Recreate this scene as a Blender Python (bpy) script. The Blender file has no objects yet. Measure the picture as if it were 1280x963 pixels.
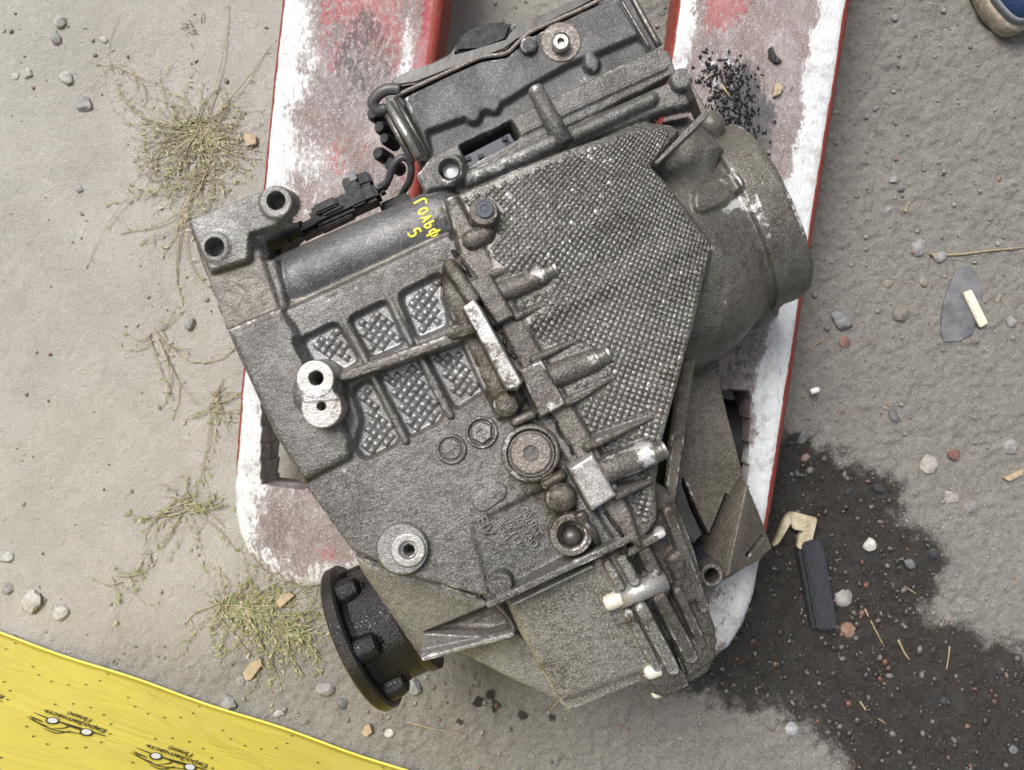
import bpy, bmesh, math, random
import numpy as np
from mathutils import Vector, Matrix

# ------------------------------------------------------------------ camera, sky, sun, exposure
ZC, FPX = 0.97, 1105.0            # camera height (m) and focal length in photo pixels (1280 wide)
sc = bpy.context.scene
sc.cycles.max_bounces = 4; sc.cycles.diffuse_bounces = 3; sc.cycles.glossy_bounces = 3; sc.cycles.use_adaptive_sampling = True; sc.cycles.adaptive_threshold = .02
cam_d = bpy.data.cameras.new('camera'); cam = bpy.data.objects.new('camera', cam_d)
sc.collection.objects.link(cam); sc.camera = cam
cam.location = (0, 0, ZC); cam.rotation_euler = (0, 0, 0)
cam_d.sensor_fit = 'HORIZONTAL'; cam_d.sensor_width = 36.0
cam_d.lens = FPX / 1280 * 36.0; cam_d.clip_start = 0.01; cam_d.clip_end = 500

SUN_EL, SUN_AZ = math.radians(58), math.radians(322)      # soft light from the upper left
w = bpy.data.worlds.new('World'); sc.world = w; w.use_nodes = True
wn = w.node_tree.nodes; wl = w.node_tree.links
sky = wn.new('ShaderNodeTexSky'); sky.sky_type = 'NISHITA'; sky.sun_disc = False
sky.sun_elevation = SUN_EL; sky.sun_rotation = SUN_AZ; sky.dust_density = 6.0; sky.air_density = 1.0
hs = wn.new('ShaderNodeHueSaturation'); hs.inputs['Saturation'].default_value = 0.42
bg = wn['Background']; bg.inputs['Strength'].default_value = 0.075
wl.new(sky.outputs[0], hs.inputs['Color']); wl.new(hs.outputs[0], bg.inputs['Color'])
sun_d = bpy.data.lights.new('sun', 'SUN'); sun_d.energy = 2.0; sun_d.angle = math.radians(28); sun_d.color = (1.0, 0.97, 0.93)
sun = bpy.data.objects.new('sun', sun_d); sc.collection.objects.link(sun)
sd = Vector((math.sin(SUN_AZ) * math.cos(SUN_EL), math.cos(SUN_AZ) * math.cos(SUN_EL), math.sin(SUN_EL)))
sun.rotation_euler = sd.to_track_quat('Z', 'Y').to_euler(); sun.location = (-2, 1.2, 4)
vs = sc.view_settings
vs.view_transform = 'Standard'; vs.look = 'None'; vs.gamma = 1.0; vs.use_curve_mapping = False
vs.exposure = 0.92

# ------------------------------------------------------------------ helpers
rng = np.random.default_rng(7); random.seed(7)
COL = sc.collection
def S(z): return FPX / (ZC - z)
def W(px, py, z): s = S(z); return Vector(((px - 640) / s, (481.5 - py) / s, z))
def PX(r, z): return r / S(z)

def tag(o, label=None, cat=None, group=None, kind=None):
    if label: o['label'] = label
    if cat: o['category'] = cat
    if group: o['group'] = group
    if kind: o['kind'] = kind
    return o
def empty(name, loc, label=None, cat=None, group=None):
    o = bpy.data.objects.new(name, None); COL.objects.link(o); o.location = loc; o.empty_display_size = .02
    return tag(o, label, cat, group)
def link(o, parent):
    COL.objects.link(o)
    if parent is not None:
        o.parent = parent
        if parent.type == 'EMPTY': o.matrix_parent_inverse = Matrix.Translation(-Vector(parent.location))
    return o
def mk(name, V, Fc, mat, parent=None, smooth=True, uvn=None):
    me = bpy.data.meshes.new(name)
    me.from_pydata([tuple(v) for v in V], [], [tuple(f) for f in Fc]); me.update()
    if smooth: me.polygons.foreach_set('use_smooth', [True] * len(me.polygons))
    if mat: me.materials.append(mat)
    return link(bpy.data.objects.new(name, me), parent)
def attr(me, name, arr):
    a = me.attributes.new(name, 'FLOAT', 'POINT'); a.data.foreach_set('value', np.asarray(arr, np.float32).ravel())
def mkbm(name, bm, mat, parent=None, smooth=True, angle=35):
    me = bpy.data.meshes.new(name); bmesh.ops.recalc_face_normals(bm, faces=bm.faces); bm.to_mesh(me); bm.free()
    if smooth:
        me.polygons.foreach_set('use_smooth', [True] * len(me.polygons))
        me.set_sharp_from_angle(angle=math.radians(angle))
    me.materials.append(mat)
    return link(bpy.data.objects.new(name, me), parent)

def frame(d):
    d = Vector(d).normalized(); up = Vector((0, 0, 1)) if abs(d.z) < .95 else Vector((1, 0, 0))
    a = d.cross(up).normalized(); return d, a, d.cross(a).normalized()
def lathe(name, p, d, prof, mat, parent=None, n=32, angle=35):
    """solid of revolution: prof = [(axial, radius)...] from p along d"""
    d, a, b = frame(d); p = Vector(p); bm = bmesh.new(); rings = []
    for (t, r) in prof:
        if r < 1e-6: rings.append([bm.verts.new(p + d * t)])
        else: rings.append([bm.verts.new(p + d * t + (a * math.cos(2 * math.pi * i / n) + b * math.sin(2 * math.pi * i / n)) * r) for i in range(n)])
    for A, B in zip(rings, rings[1:]):
        for i in range(n):
            j = (i + 1) % n
            if len(A) == 1 and len(B) == 1: continue
            if len(A) == 1: bm.faces.new((A[0], B[i], B[j]))
            elif len(B) == 1: bm.faces.new((A[i], B[0], A[j]))
            else: bm.faces.new((A[i], B[i], B[j], A[j]))
    for R in (rings[0], rings[-1]):
        if len(R) > 1: bm.faces.new(R)
    return mkbm(name, bm, mat, parent, True, angle)
def smooth_path(pts, n=6):
    P = [Vector(p) for p in pts]; out = []
    for i in range(len(P) - 1):
        p0, p1, p2, p3 = P[max(i - 1, 0)], P[i], P[i + 1], P[min(i + 2, len(P) - 1)]
        for k in range(n):
            t = k / n
            out.append(.5 * ((2 * p1) + (p2 - p0) * t + (2 * p0 - 5 * p1 + 4 * p2 - p3) * t * t + (3 * p1 - p0 - 3 * p2 + p3) * t ** 3))
    out.append(P[-1]); return out
def tube_geo(path, rad, n=10, V=None, F=None, flat=1.0):
    V = [] if V is None else V; F = [] if F is None else F; base = len(V); m = len(path)
    a_prev = None
    for i, p in enumerate(path):
        d = (path[min(i + 1, m - 1)] - path[max(i - 1, 0)])
        if d.length < 1e-9: d = Vector((1, 0, 0))
        d.normalize()
        if a_prev is None: _, a, b = frame(d)
        else:
            a = (a_prev - d * a_prev.dot(d)); a = a.normalized() if a.length > 1e-6 else frame(d)[1]
            b = d.cross(a)
        a_prev = a
        r = rad[i] if isinstance(rad, (list, tuple)) else rad
        for k in range(n):
            th = 2 * math.pi * k / n; v = (a * math.cos(th) + b * math.sin(th)) * r
            v.z *= flat; V.append(p + v)
    for i in range(m - 1):
        for k in range(n):
            A = base + i * n + k; B = base + i * n + (k + 1) % n
            F.append((A, B, B + n, A + n))
    F.append(tuple(base + k for k in range(n))[::-1]); F.append(tuple(base + (m - 1) * n + k for k in range(n)))
    return V, F
def tube(name, path, rad, mat, parent=None, n=10, flat=1.0):
    V, F = tube_geo(path, rad, n, flat=flat); return mk(name, V, F, mat, parent)
def prism(name, pts, z1, z0, mat, parent=None, bevel=.001, seg=2):
    """pts in photo pixels at height z1 -> solid down to z0"""
    bm = bmesh.new(); zs = [p[2] if len(p) > 2 else z1 for p in pts]
    T = [W(p[0], p[1], z) for p, z in zip(pts, zs)]
    top = [bm.verts.new(t) for t in T]; bot = [bm.verts.new((t.x, t.y, t.z - (z1 - z0))) for t in T]
    ft = bm.faces.new(top); bm.faces.new(bot[::-1]); n = len(T)
    for i in range(n): bm.faces.new((top[i], bot[i], bot[(i + 1) % n], top[(i + 1) % n]))
    if bevel > 0:
        bmesh.ops.bevel(bm, geom=list(ft.edges) + [e for e in bm.edges if e.verts[0].co.z != e.verts[1].co.z and e not in ft.edges and (e.verts[0] in top) != (e.verts[1] in top)],
                        offset=bevel, segments=seg, affect='EDGES', clamp_overlap=True)
    return mkbm(name, bm, mat, parent)
def rcorner(P, rad, n=4):
    out = []; m = len(P)
    for i in range(m):
        p0, p, p1 = (np.array(P[(i + k) % m][:2], float) for k in (-1, 0, 1)); a = p0 - p; b = p1 - p; la, lb = np.linalg.norm(a), np.linalg.norm(b); r = min(rad, la * .45, lb * .45)
        A = p + a / la * r; B = p + b / lb * r
        for k in range(n + 1): t_ = k / n; out.append(tuple((1 - t_) ** 2 * A + 2 * t_ * (1 - t_) * p + t_ * t_ * B))
    return out
def chaikin(P, it=2, closed=True):
    P = [np.array(p[:2], float) for p in P]
    for _ in range(it):
        Q = []; n = len(P)
        for i in range(n if closed else n - 1):
            a, b = P[i], P[(i + 1) % n]; Q += [a * .75 + b * .25, a * .25 + b * .75]
        P = Q
    return [tuple(p) for p in P]

def vnoise(X, Y, s, seed=0):
    """smooth value noise, 0..1, feature size s (m)"""
    r = np.random.default_rng(seed); G = r.random((256, 256))
    x = X / s + 1000.3; y = Y / s + 1000.7
    xi = np.floor(x).astype(int); yi = np.floor(y).astype(int); fx = x - xi; fy = y - yi
    fx = fx * fx * (3 - 2 * fx); fy = fy * fy * (3 - 2 * fy)
    g = lambda i, j: G[i % 256, j % 256]
    return (g(xi, yi) * (1 - fx) + g(xi + 1, yi) * fx) * (1 - fy) + (g(xi, yi + 1) * (1 - fx) + g(xi + 1, yi + 1) * fx) * fy
def fbm(X, Y, s, o=4, seed=0):
    t = 0; a = .5
    for i in range(o): t = t + a * vnoise(X, Y, s / 2 ** i, seed + i); a *= .5
    return t / (1 - .5 ** o)
def sdf(X, Y, P):
    d2 = np.full(X.shape, 1e9); ins = np.zeros(X.shape, bool); n = len(P)
    for i in range(n):
        ax, ay = P[i][0], P[i][1]; bx, by = P[(i + 1) % n][0], P[(i + 1) % n][1]
        ex, ey = bx - ax, by - ay; L = ex * ex + ey * ey + 1e-18
        t = np.clip(((X - ax) * ex + (Y - ay) * ey) / L, 0, 1)
        d2 = np.minimum(d2, (X - ax - t * ex) ** 2 + (Y - ay - t * ey) ** 2)
        if ay != by:
            c = ((ay > Y) != (by > Y)) & (X < (bx - ax) * (Y - ay) / (by - ay) + ax); ins ^= c
    return np.where(ins, 1, -1) * np.sqrt(d2)
def sst(x, a, b): t = np.clip((x - a) / (b - a), 0, 1); return t * t * (3 - 2 * t)

# ------------------------------------------------------------------ materials
class NT:
    def __init__(self, name):
        self.m = bpy.data.materials.new(name); self.m.use_nodes = True
        self.t = self.m.node_tree; self.b = self.t.nodes['Principled BSDF']
        self.co = self.t.nodes.new('ShaderNodeTexCoord')
    def n(self, ty, **kw):
        nd = self.t.nodes.new(ty)
        for k, v in kw.items(): setattr(nd, k, v)
        return nd
    def put(self, sock, v):
        if isinstance(v, bpy.types.NodeSocket): self.t.links.new(v, sock)
        elif isinstance(v, (tuple, list)) and len(v) == 3 and sock.type == 'RGBA': sock.default_value = (*v, 1)
        else: sock.default_value = v
    def noise(self, scale, detail=4, rough=.6, stretch=None, dist=0, lo=None, hi=None):
        nd = self.n('ShaderNodeTexNoise'); nd.inputs['Scale'].default_value = scale
        nd.inputs['Detail'].default_value = detail; nd.inputs['Roughness'].default_value = rough; nd.inputs['Distortion'].default_value = dist
        src = self.co.outputs['Object']
        if stretch:
            mp = self.n('ShaderNodeMapping'); mp.inputs['Scale'].default_value = stretch[:3]
            if len(stretch) > 3: mp.inputs['Rotation'].default_value = (0, 0, stretch[3])
            self.t.links.new(src, mp.inputs[0]); src = mp.outputs[0]
        self.t.links.new(src, nd.inputs['Vector']); o = nd.outputs['Fac']
        return self.ramp(o, lo, hi) if lo is not None else o
    def ramp(self, v, lo, hi, a=0., b=1.):
        nd = self.n('ShaderNodeMapRange'); nd.interpolation_type = 'SMOOTHSTEP'
        self.put(nd.inputs[0], v); nd.inputs[1].default_value = lo; nd.inputs[2].default_value = hi
        nd.inputs[3].default_value = a; nd.inputs[4].default_value = b; return nd.outputs[0]
    def math(self, op, a, b=0., clamp=False):
        nd = self.n('ShaderNodeMath', operation=op, use_clamp=clamp); self.put(nd.inputs[0], a); self.put(nd.inputs[1], b); return nd.outputs[0]
    def mix(self, f, a, b, mode='MIX'):
        nd = self.n('ShaderNodeMix', data_type='RGBA', blend_type=mode); self.put(nd.inputs[0], f); self.put(nd.inputs[6], a); self.put(nd.inputs[7], b); return nd.outputs[2]
    def at(self, name): nd = self.n('ShaderNodeAttribute', attribute_name=name); return nd.outputs['Fac']
    def bump(self, h, dist, strength=1., prev=None):
        nd = self.n('ShaderNodeBump'); nd.inputs['Distance'].default_value = dist; nd.inputs['Strength'].default_value = strength
        self.put(nd.inputs['Height'], h)
        if prev is not None: self.t.links.new(prev, nd.inputs['Normal'])
        return nd.outputs[0]
    def out(self, col=None, rough=None, metal=None, normal=None, spec=None, coat=None):
        for k, v in (('Base Color', col), ('Roughness', rough), ('Metallic', metal), ('Normal', normal), ('Specular IOR Level', spec), ('Coat Weight', coat)):
            if v is not None: self.put(self.b.inputs[k], v)
        return self.m

def cast_mat(name, base, light, dark, metal=.55, rough=.5, speck=.5, grain=1.):
    t = NT(name)
    big = t.noise(24, 5, .62, lo=.35, hi=.68); fine = t.noise(700, 2, .75, lo=.43, hi=.72); mid = t.noise(150, 4, .65, lo=.40, hi=.64); pit = t.noise(760, 2, .7, lo=.50, hi=.64)
    huge = t.noise(7, 5, .6, dist=.6, lo=.40, hi=.62); c = t.mix(big, tuple(x * 1.3 for x in base), tuple(x * .55 * f for x, f in zip(base, (1.06, 1., .88)))); c = t.mix(t.math('MULTIPLY', huge, .5), c, tuple(min(x * 2.2, x + .07) * f for x, f in zip(base, (1.05, 1., .92)))); c = t.mix(t.math('MULTIPLY', mid, .35), c, dark)
    c = t.mix(t.math('MULTIPLY', pit, min(.9, speck * 1.1)), c, dark); c = t.mix(t.math('MULTIPLY', fine, min(1., speck * 1.5)), c, light)
    g = t.at('grime'); gm = t.math('MULTIPLY', t.ramp(t.math('ADD', g, t.math('MULTIPLY', mid, .5)), .45, 1.15), 1.0, True)
    c = t.mix(t.math('MULTIPLY', gm, .85), c, (.052, .042, .026))
    wr = t.at('wear_glint'); sn = t.noise(170, 5, .75, stretch=(1, 1, 1), lo=.3, hi=.7)
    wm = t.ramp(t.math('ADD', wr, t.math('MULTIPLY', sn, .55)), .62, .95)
    c = t.mix(t.math('MULTIPLY', wm, .9), c, (.55, .55, .545))  # bright scuffs; also draws the painted edge highlights and stud glints
    r = t.math('ADD', t.math('MULTIPLY', big, .16), rough - .08)
    r = t.math('SUBTRACT', r, t.math('MULTIPLY', gm, .16))
    h = t.math('ADD', t.math('MULTIPLY', fine, .6), t.math('MULTIPLY', mid, .9))
    nm = t.bump(h, .0005 * grain, .8)
    return t.out(c, r, metal, nm)
def simple(name, col, rough=.5, metal=0., var=.3, scale=200, bump=0., col2=None, spec=None, coat=None):
    t = NT(name); n1 = t.noise(scale, 4, .65, lo=.3, hi=.7)
    c = t.mix(n1, col, col2 if col2 else tuple(x * (1 - var) for x in col))
    r = t.math('ADD', t.math('MULTIPLY', n1, .15), rough - .07)
    nm = t.bump(n1, bump, .7) if bump else None
    return t.out(c, r, metal, nm, spec, coat)

M = {}
M['cast'] = cast_mat('cast_aluminium', (.092, .090, .088), (.31, .307, .305), (.020, .018, .016), metal=0.42, rough=0.46, speck=0.4, grain=0.8)
M['cast_strip'] = cast_mat('cast_aluminium_warm', (.090, .082, .072), (.31, .298, .28), (.020, .016, .012), metal=0.42, rough=0.44, speck=0.4, grain=0.8)
M['cast_smooth'] = cast_mat('cast_aluminium_fine', (.078, .080, .086), (.23, .235, .245), (.034, .034, .036), metal=.42, rough=.44, speck=.34, grain=.5)
M['cast_cover'] = cast_mat('cast_aluminium_cover', (.052, .053, .056), (.24, .24, .245), (.032, .031, .030), metal=0.25, rough=0.56, speck=0.3, grain=0.3)
M['cast_pale'] = cast_mat('cast_aluminium_pale', (.17, .17, .168), (.38, .38, .38), (.06, .058, .055), metal=0.42, rough=0.46, speck=0.5, grain=0.8)
M['cast_knurl'] = cast_mat('cast_aluminium_knurled', (.092, .089, .083), (.52, .51, .48), (.020, .017, .014), metal=0.42, rough=0.42, speck=0.36, grain=0.4)
M['cast_panel'] = cast_mat('cast_aluminium_panel', (.14, .142, .147), (.44, .44, .45), (.04, .04, .04), metal=0.5, rough=0.4, speck=0.35, grain=0.3)
M['cast_dome'] = cast_mat('cast_aluminium_oily', (.092, .087, .076), (.26, .25, .225), (.026, .022, .016), metal=0.42, rough=0.42, speck=0.36, grain=0.5)
M['cast_end'] = cast_mat('cast_aluminium_mossy', (.195, .192, .18), (.44, .435, .405), (.040, .038, .03), metal=0.4, rough=0.46, speck=0.75, grain=0.9)
M['machined'] = cast_mat('machined_aluminium', (.36, .36, .36), (.56, .56, .56), (.18, .175, .17), metal=0.6, rough=0.4, speck=0.4, grain=0.3)
M['sheet'] = cast_mat('pressed_steel_dusty', (.088, .078, .062), (.24, .22, .185), (.026, .021, .014), metal=.2, rough=.5, speck=.5, grain=.5)
M['steel'] = simple('worn_steel', (.42, .41, .39), .34, .85, .45, 350, .0002)
M['steel_dark'] = simple('dark_steel', (.16, .15, .14), .4, .75, .45, 300, .0002)
M['plug'] = simple('plug_steel', (.27, .24, .22), .48, .5, .35, 420, .0005, (.13, .115, .10))
M['rubber'] = simple('black_plastic', (.015, .016, .018), .52, 0, .3, 200, .0002, None, .3)
M['wire'] = simple('wire_sleeve', (.05, .052, .056), .45, 0, .4, 200, .0002)
M['blackpart'] = None
M['cap'] = simple('cream_cap', (.62, .60, .52), .38, .1, .25, 300, .0002)
M['sealant'] = simple('black_sealant', (.012, .011, .010), .3, 0, .3, 300, .0003)
M['hole'] = simple('bore_shadowed_steel', (.06, .055, .05), .5, .3, .4, 300)
M['white_in'] = simple('bright_bore', (.8, .79, .78), .35, .4, .15, 200)
M['blue_window'] = simple('dark_blue_plastic', (.035, .045, .065), .32, 0, .3, 150)
M['paint_yellow'] = simple('yellow_marker', (.72, .66, .07), .5, 0, .12, 900, .0001)
M['pan'] = simple('painted_steel_pan', (.045, .045, .046), .38, .15, .5, 60, .0002, (.085, .082, .078))
t = NT('oily_black_casting'); n1 = t.noise(420, 4, .7, lo=.35, hi=.65); n2 = t.noise(60, 3, .6, lo=.35, hi=.65)
M['blackpart'] = t.out(t.mix(n2, (.006, .006, .007), (.010, .009, .008)), t.math('ADD', t.math('MULTIPLY', n2, .14), .17), 0., t.bump(n1, .0009, .45), .38, 0.)

# ------------------------------------------------------------------ ground
def axis_coords(half, cell, far=40.0):
    a = list(np.arange(-half, half + 1e-9, cell)); s = cell; x = a[-1]; ext = []
    while x < far: s *= 1.55; x += s; ext.append(x)
    return np.array([-e for e in ext[::-1]] + a + ext)
gx = axis_coords(.60, .0022); gy = axis_coords(.46, .0022)
GX, GY = np.meshgrid(gx, gy)
def gpx(pts): return [tuple(W(p[0], p[1], 0)[:2]) for p in pts]
stain_poly = gpx([(820, 840), (860, 872), (900, 885), (938, 899), (962, 904), (1010, 937), (1044, 958), (1060, 1000), (1330, 1000), (1330, 830),
                  (1280, 812), (1256, 798), (1208, 784), (1169, 769), (1184, 745), (1188, 707), (1174, 673), (1135, 649), (1135, 610), (1111, 582),
                  (1059, 553), (1025, 529), (991, 519), (950, 540), (900, 700)])
spots = [(836, 640), ]
def ground_fields(X, Y):
    st = sdf(X, Y, stain_poly) + (fbm(X, Y, .05, 5, 11) - .5) * .05 + (fbm(X, Y, .010, 3, 12) - .5) * .014
    wet = sst(st, -.014, .028) * (1 - .30 * sst(fbm(X, Y, .09, 3, 13), .50, .68) * sst(-st, -.05, -.01))
    for (px, py, r) in [(613, 868, 9), (598, 880, 10), (620, 884, 8), (592, 858, 5), (575, 905, 6), (655, 896, 7), (640, 915, 5), (690, 900, 6), (560, 880, 4)]:
        c = W(px, py, 0); d = np.hypot(X - c.x, Y - c.y) + (vnoise(X, Y, .006, 5) - .5) * .006
        wet = np.maximum(wet, .85 * sst(-d, -PX(r, 0), -PX(r, 0) * .5))
    # coarse gritty ground on the right and along the bottom, pale trodden dust on the left; the darker right also has some shade painted in
    px = X * S(0) + 640; py = 481.5 - Y * S(0)
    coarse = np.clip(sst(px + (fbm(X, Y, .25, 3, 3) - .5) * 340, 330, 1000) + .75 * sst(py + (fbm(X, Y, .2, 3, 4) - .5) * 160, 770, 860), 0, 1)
    return wet, coarse
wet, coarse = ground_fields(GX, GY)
inner = ((np.abs(GX) < .62) & (np.abs(GY) < .48)).astype(float)
GZ = (fbm(GX, GY, .12, 3, 20) - .5) * .008 + inner * ((fbm(GX, GY, .016, 4, 21) - .5) * (.0020 + .0028 * coarse) + (vnoise(GX, GY, .0046, 24) - .5) * .0030 * (0.3 + coarse)
      + np.clip(vnoise(GX, GY, .009, 25) - .72, 0, 1) * .010 * coarse)
GZ -= .0035 + wet * .001
def grid_faces(nr, nc):
    idx = np.arange(nr * nc).reshape(nr, nc)
    return np.stack([idx[:-1, :-1], idx[:-1, 1:], idx[1:, 1:], idx[1:, :-1]], -1).reshape(-1, 4)
def mesh_np(name, V, Q, mat, parent=None, attrs=None, smooth=True):
    me = bpy.data.meshes.new(name); V = np.asarray(V, np.float32); Q = np.asarray(Q, np.int32)
    me.vertices.add(len(V)); me.vertices.foreach_set('co', V.ravel())
    k = Q.shape[1]; me.loops.add(Q.size); me.loops.foreach_set('vertex_index', Q.ravel())
    me.polygons.add(len(Q)); me.polygons.foreach_set('loop_start', np.arange(0, Q.size, k, dtype=np.int32))
    me.update(calc_edges=True); me.validate()
    if smooth: me.polygons.foreach_set('use_smooth', np.ones(len(me.polygons), bool))
    for k2, v in (attrs or {}).items(): attr(me, k2, v)
    me.materials.append(mat)
    return link(bpy.data.objects.new(name, me), parent)
t = NT('trodden_ground')
wt = t.at('wet'); cs = t.at('coarse')
f1 = t.noise(420, 4, .75, lo=.32, hi=.68); f2 = t.noise(60, 6, .7, lo=.3, hi=.7); f3 = t.noise(9, 4, .6, lo=.35, hi=.65); f4 = t.noise(1100, 2, .7, lo=.35, hi=.65)
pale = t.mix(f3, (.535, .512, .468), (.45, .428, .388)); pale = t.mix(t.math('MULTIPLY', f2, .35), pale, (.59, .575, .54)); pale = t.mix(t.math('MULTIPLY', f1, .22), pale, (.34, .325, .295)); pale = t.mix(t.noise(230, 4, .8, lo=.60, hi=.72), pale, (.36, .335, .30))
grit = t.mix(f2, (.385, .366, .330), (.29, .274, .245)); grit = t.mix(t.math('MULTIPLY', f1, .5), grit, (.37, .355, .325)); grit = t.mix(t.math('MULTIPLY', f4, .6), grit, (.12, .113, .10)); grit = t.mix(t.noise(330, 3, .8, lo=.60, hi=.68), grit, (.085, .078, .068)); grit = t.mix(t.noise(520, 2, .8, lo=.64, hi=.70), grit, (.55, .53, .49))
c = t.mix(cs, pale, grit)  # real change of texture, plus right-hand shade put into the colour
wn_ = t.ramp(t.math('ADD', wt, t.math('ADD', t.math('MULTIPLY', t.math('SUBTRACT', f2, .5), .5), t.math('MULTIPLY', t.math('SUBTRACT', f1, .5), .35))), .15, .85)
oil = t.mix(f2, (.016, .0155, .0155), (.058, .053, .048)); oil = t.mix(t.math('MULTIPLY', f1, .5), oil, (.105, .094, .082)); oil = t.mix(t.noise(300, 3, .8, lo=.60, hi=.70), oil, (.14, .115, .09)); oil = t.mix(t.math('MULTIPLY', f4, .4), oil, (.008, .008, .009))
c = t.mix(wn_, c, oil)
r = t.ramp(wn_, 0, 1, .92, .48); r = t.math('SUBTRACT', r, t.math('MULTIPLY', t.math('MULTIPLY', t.ramp(wn_, .7, 1.), t.noise(34, 4, .6, lo=.48, hi=.56)), .34))
nm = t.bump(t.math('ADD', f1, t.math('MULTIPLY', f4, .6)), .0014, .85, t.bump(f2, .0022, .6))
M['ground'] = t.out(c, r, 0, nm)
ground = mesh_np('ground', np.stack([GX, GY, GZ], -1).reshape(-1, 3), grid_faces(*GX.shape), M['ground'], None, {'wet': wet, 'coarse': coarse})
tag(ground, 'pale trodden sandy concrete turning grey and gritty, stained black with oil', 'ground', kind='structure')
def gz(x, y):
    i = np.clip(np.searchsorted(gy, y), 0, len(gy) - 1); j = np.clip(np.searchsorted(gx, x), 0, len(gx) - 1); return float(GZ[i, j])

# ------------------------------------------------------------------ height-field casting tool
class HF:
    def __init__(self, p0, ang, ext, cell):
        """p0 world origin, ang rotation (rad) of local u axis, ext (u0,u1,v0,v1) in m"""
        u = np.arange(ext[0], ext[1], cell); v = np.arange(ext[2], ext[3], cell)
        self.U, self.V = np.meshgrid(u, v); self.u0, self.v0, self.cell = ext[0], ext[2], cell
        self.c, self.s = math.cos(ang), math.sin(ang); self.p0 = p0
        self.H = np.full(self.U.shape, -1.0); self.L = np.zeros(self.U.shape, np.int16)
        self.X = p0[0] + self.c * self.U - self.s * self.V; self.Y = p0[1] + self.s * self.U + self.c * self.V
        self.A = {'grime': np.zeros(self.U.shape, np.float32), 'wear_glint': np.zeros(self.U.shape, np.float32)}
        self.defs = {}
    def uv(self, x, y): x -= self.p0[0]; y -= self.p0[1]; return self.c * x + self.s * y, -self.s * x + self.c * y
    def sl(self, pts, m):
        q = [self.uv(p[0], p[1]) for p in pts]; us = [a for a, _ in q]; vs_ = [b for _, b in q]; n = self.U.shape
        f = lambda a, o, k: int(np.clip((a - o) / self.cell, 0, k))
        return (slice(f(min(vs_) - m, self.v0, n[0]), f(max(vs_) + m, self.v0, n[0]) + 1), slice(f(min(us) - m, self.u0, n[1]), f(max(us) + m, self.u0, n[1]) + 1))
    def plane(self, P3, X, Y):
        A = np.array([[p[0], p[1], 1] for p in P3]); b = np.array([p[2] for p in P3]); k = np.linalg.lstsq(A, b, rcond=None)[0]
        return k[0] * X + k[1] * Y + k[2]
    def poly(self, pts, z=None, rnd=0):
        if rnd and all(len(p) == 2 for p in pts): pts = chaikin(pts, rnd)
        return [W(p[0], p[1], p[2] if len(p) > 2 else z) for p in pts]
    def put(self, s, h, k, lab, force=None):
        H = self.H[s]; d = h - H; a = np.abs(d)
        new = np.maximum(H, h)
        if k > 0: new = np.where((a < k) & (H > 0), new + (k - a) ** 2 / (4 * k), new)
        if lab is not None:
            m = d > -1e-5 if force is None else (d > -1e-5) & force
            self.L[s][m & (h > 0.02)] = lab
        self.H[s] = new
    def add(self, pts, z=None, r=.002, lab=None, k=.0015, slope=22, rnd=0, zf=None, lip=.0006):
        P = self.poly(pts, z, rnd); s = self.sl(P, .006); X, Y = self.X[s], self.Y[s]; d = sdf(X, Y, P)
        zt = self.plane(P, X, Y) if z is None else z
        if zf is not None: zt = zt + zf(X, Y)
        q = np.clip(d, 0, r); h = zt - r + np.sqrt(np.maximum(r * r - (r - q) ** 2, 0)) if r > 0 else zt + 0 * d
        h = np.where(d < 0, zt - r + d * slope, h); h = np.where(d < -.005, -1, h)
        self.put(s, h, k, lab, d > -lip)
    def cut(self, pts, z=None, r=.0015, lab=None, k=.001, slope=22, rnd=0, thru=False, keep=True):
        P = self.poly(pts, z, rnd); s = self.sl(P, .004); X, Y = self.X[s], self.Y[s]; d = sdf(X, Y, P); H = self.H[s]
        if thru: self.H[s] = np.where(d > 0, -1, H); return
        zt = self.plane(P, X, Y) if z is None else z
        q = np.clip(d, 0, r); h = zt + r - np.sqrt(np.maximum(r * r - (r - q) ** 2, 0)) if r > 0 else zt + 0 * d
        h = np.where(d < 0, zt + r - d * slope, h)
        m = (d > -.0006) & (H > h)
        new = np.minimum(H, h); a = np.abs(h - H)
        if k > 0: new = np.where((a < k) & (H > 0), new - (k - a) ** 2 / (4 * k), new)
        self.H[s] = np.where(H > 0, new, H)
        if lab is not None: self.L[s][m & (d > 0)] = lab
    def circ(self, c, r, z, fil=.001, lab=None, k=.001, slope=22, dz=0):
        n = 40; self.add([(c[0] + r * math.cos(2 * math.pi * i / n), c[1] + r * math.sin(2 * math.pi * i / n)) for i in range(n)], z, fil, lab, k, slope)
    def surf(self, px, py, z=.33):
        for _ in range(6):
            p = W(px, py, z); u, v = self.uv(p.x, p.y)
            i = int(np.clip(round((v - self.v0) / self.cell), 1, self.H.shape[0] - 2)); j = int(np.clip(round((u - self.u0) / self.cell), 1, self.H.shape[1] - 2))
            h = self.H[i - 1:i + 2, j - 1:j + 2].max()
            if h < 0: break
            z = h
        return z
    def lift(self, pts, dz, soft, z, lab=None):
        P = self.poly(rcorner(pts, 8), z); s = self.sl(P, soft); d = sdf(self.X[s], self.Y[s], P); self.H[s] = np.where(self.H[s] > 0, self.H[s] + dz * sst(d, -soft * .5, soft * .5), self.H[s])
        if lab is not None: self.L[s][(d > 0) & (self.H[s] > 0)] = lab
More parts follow.
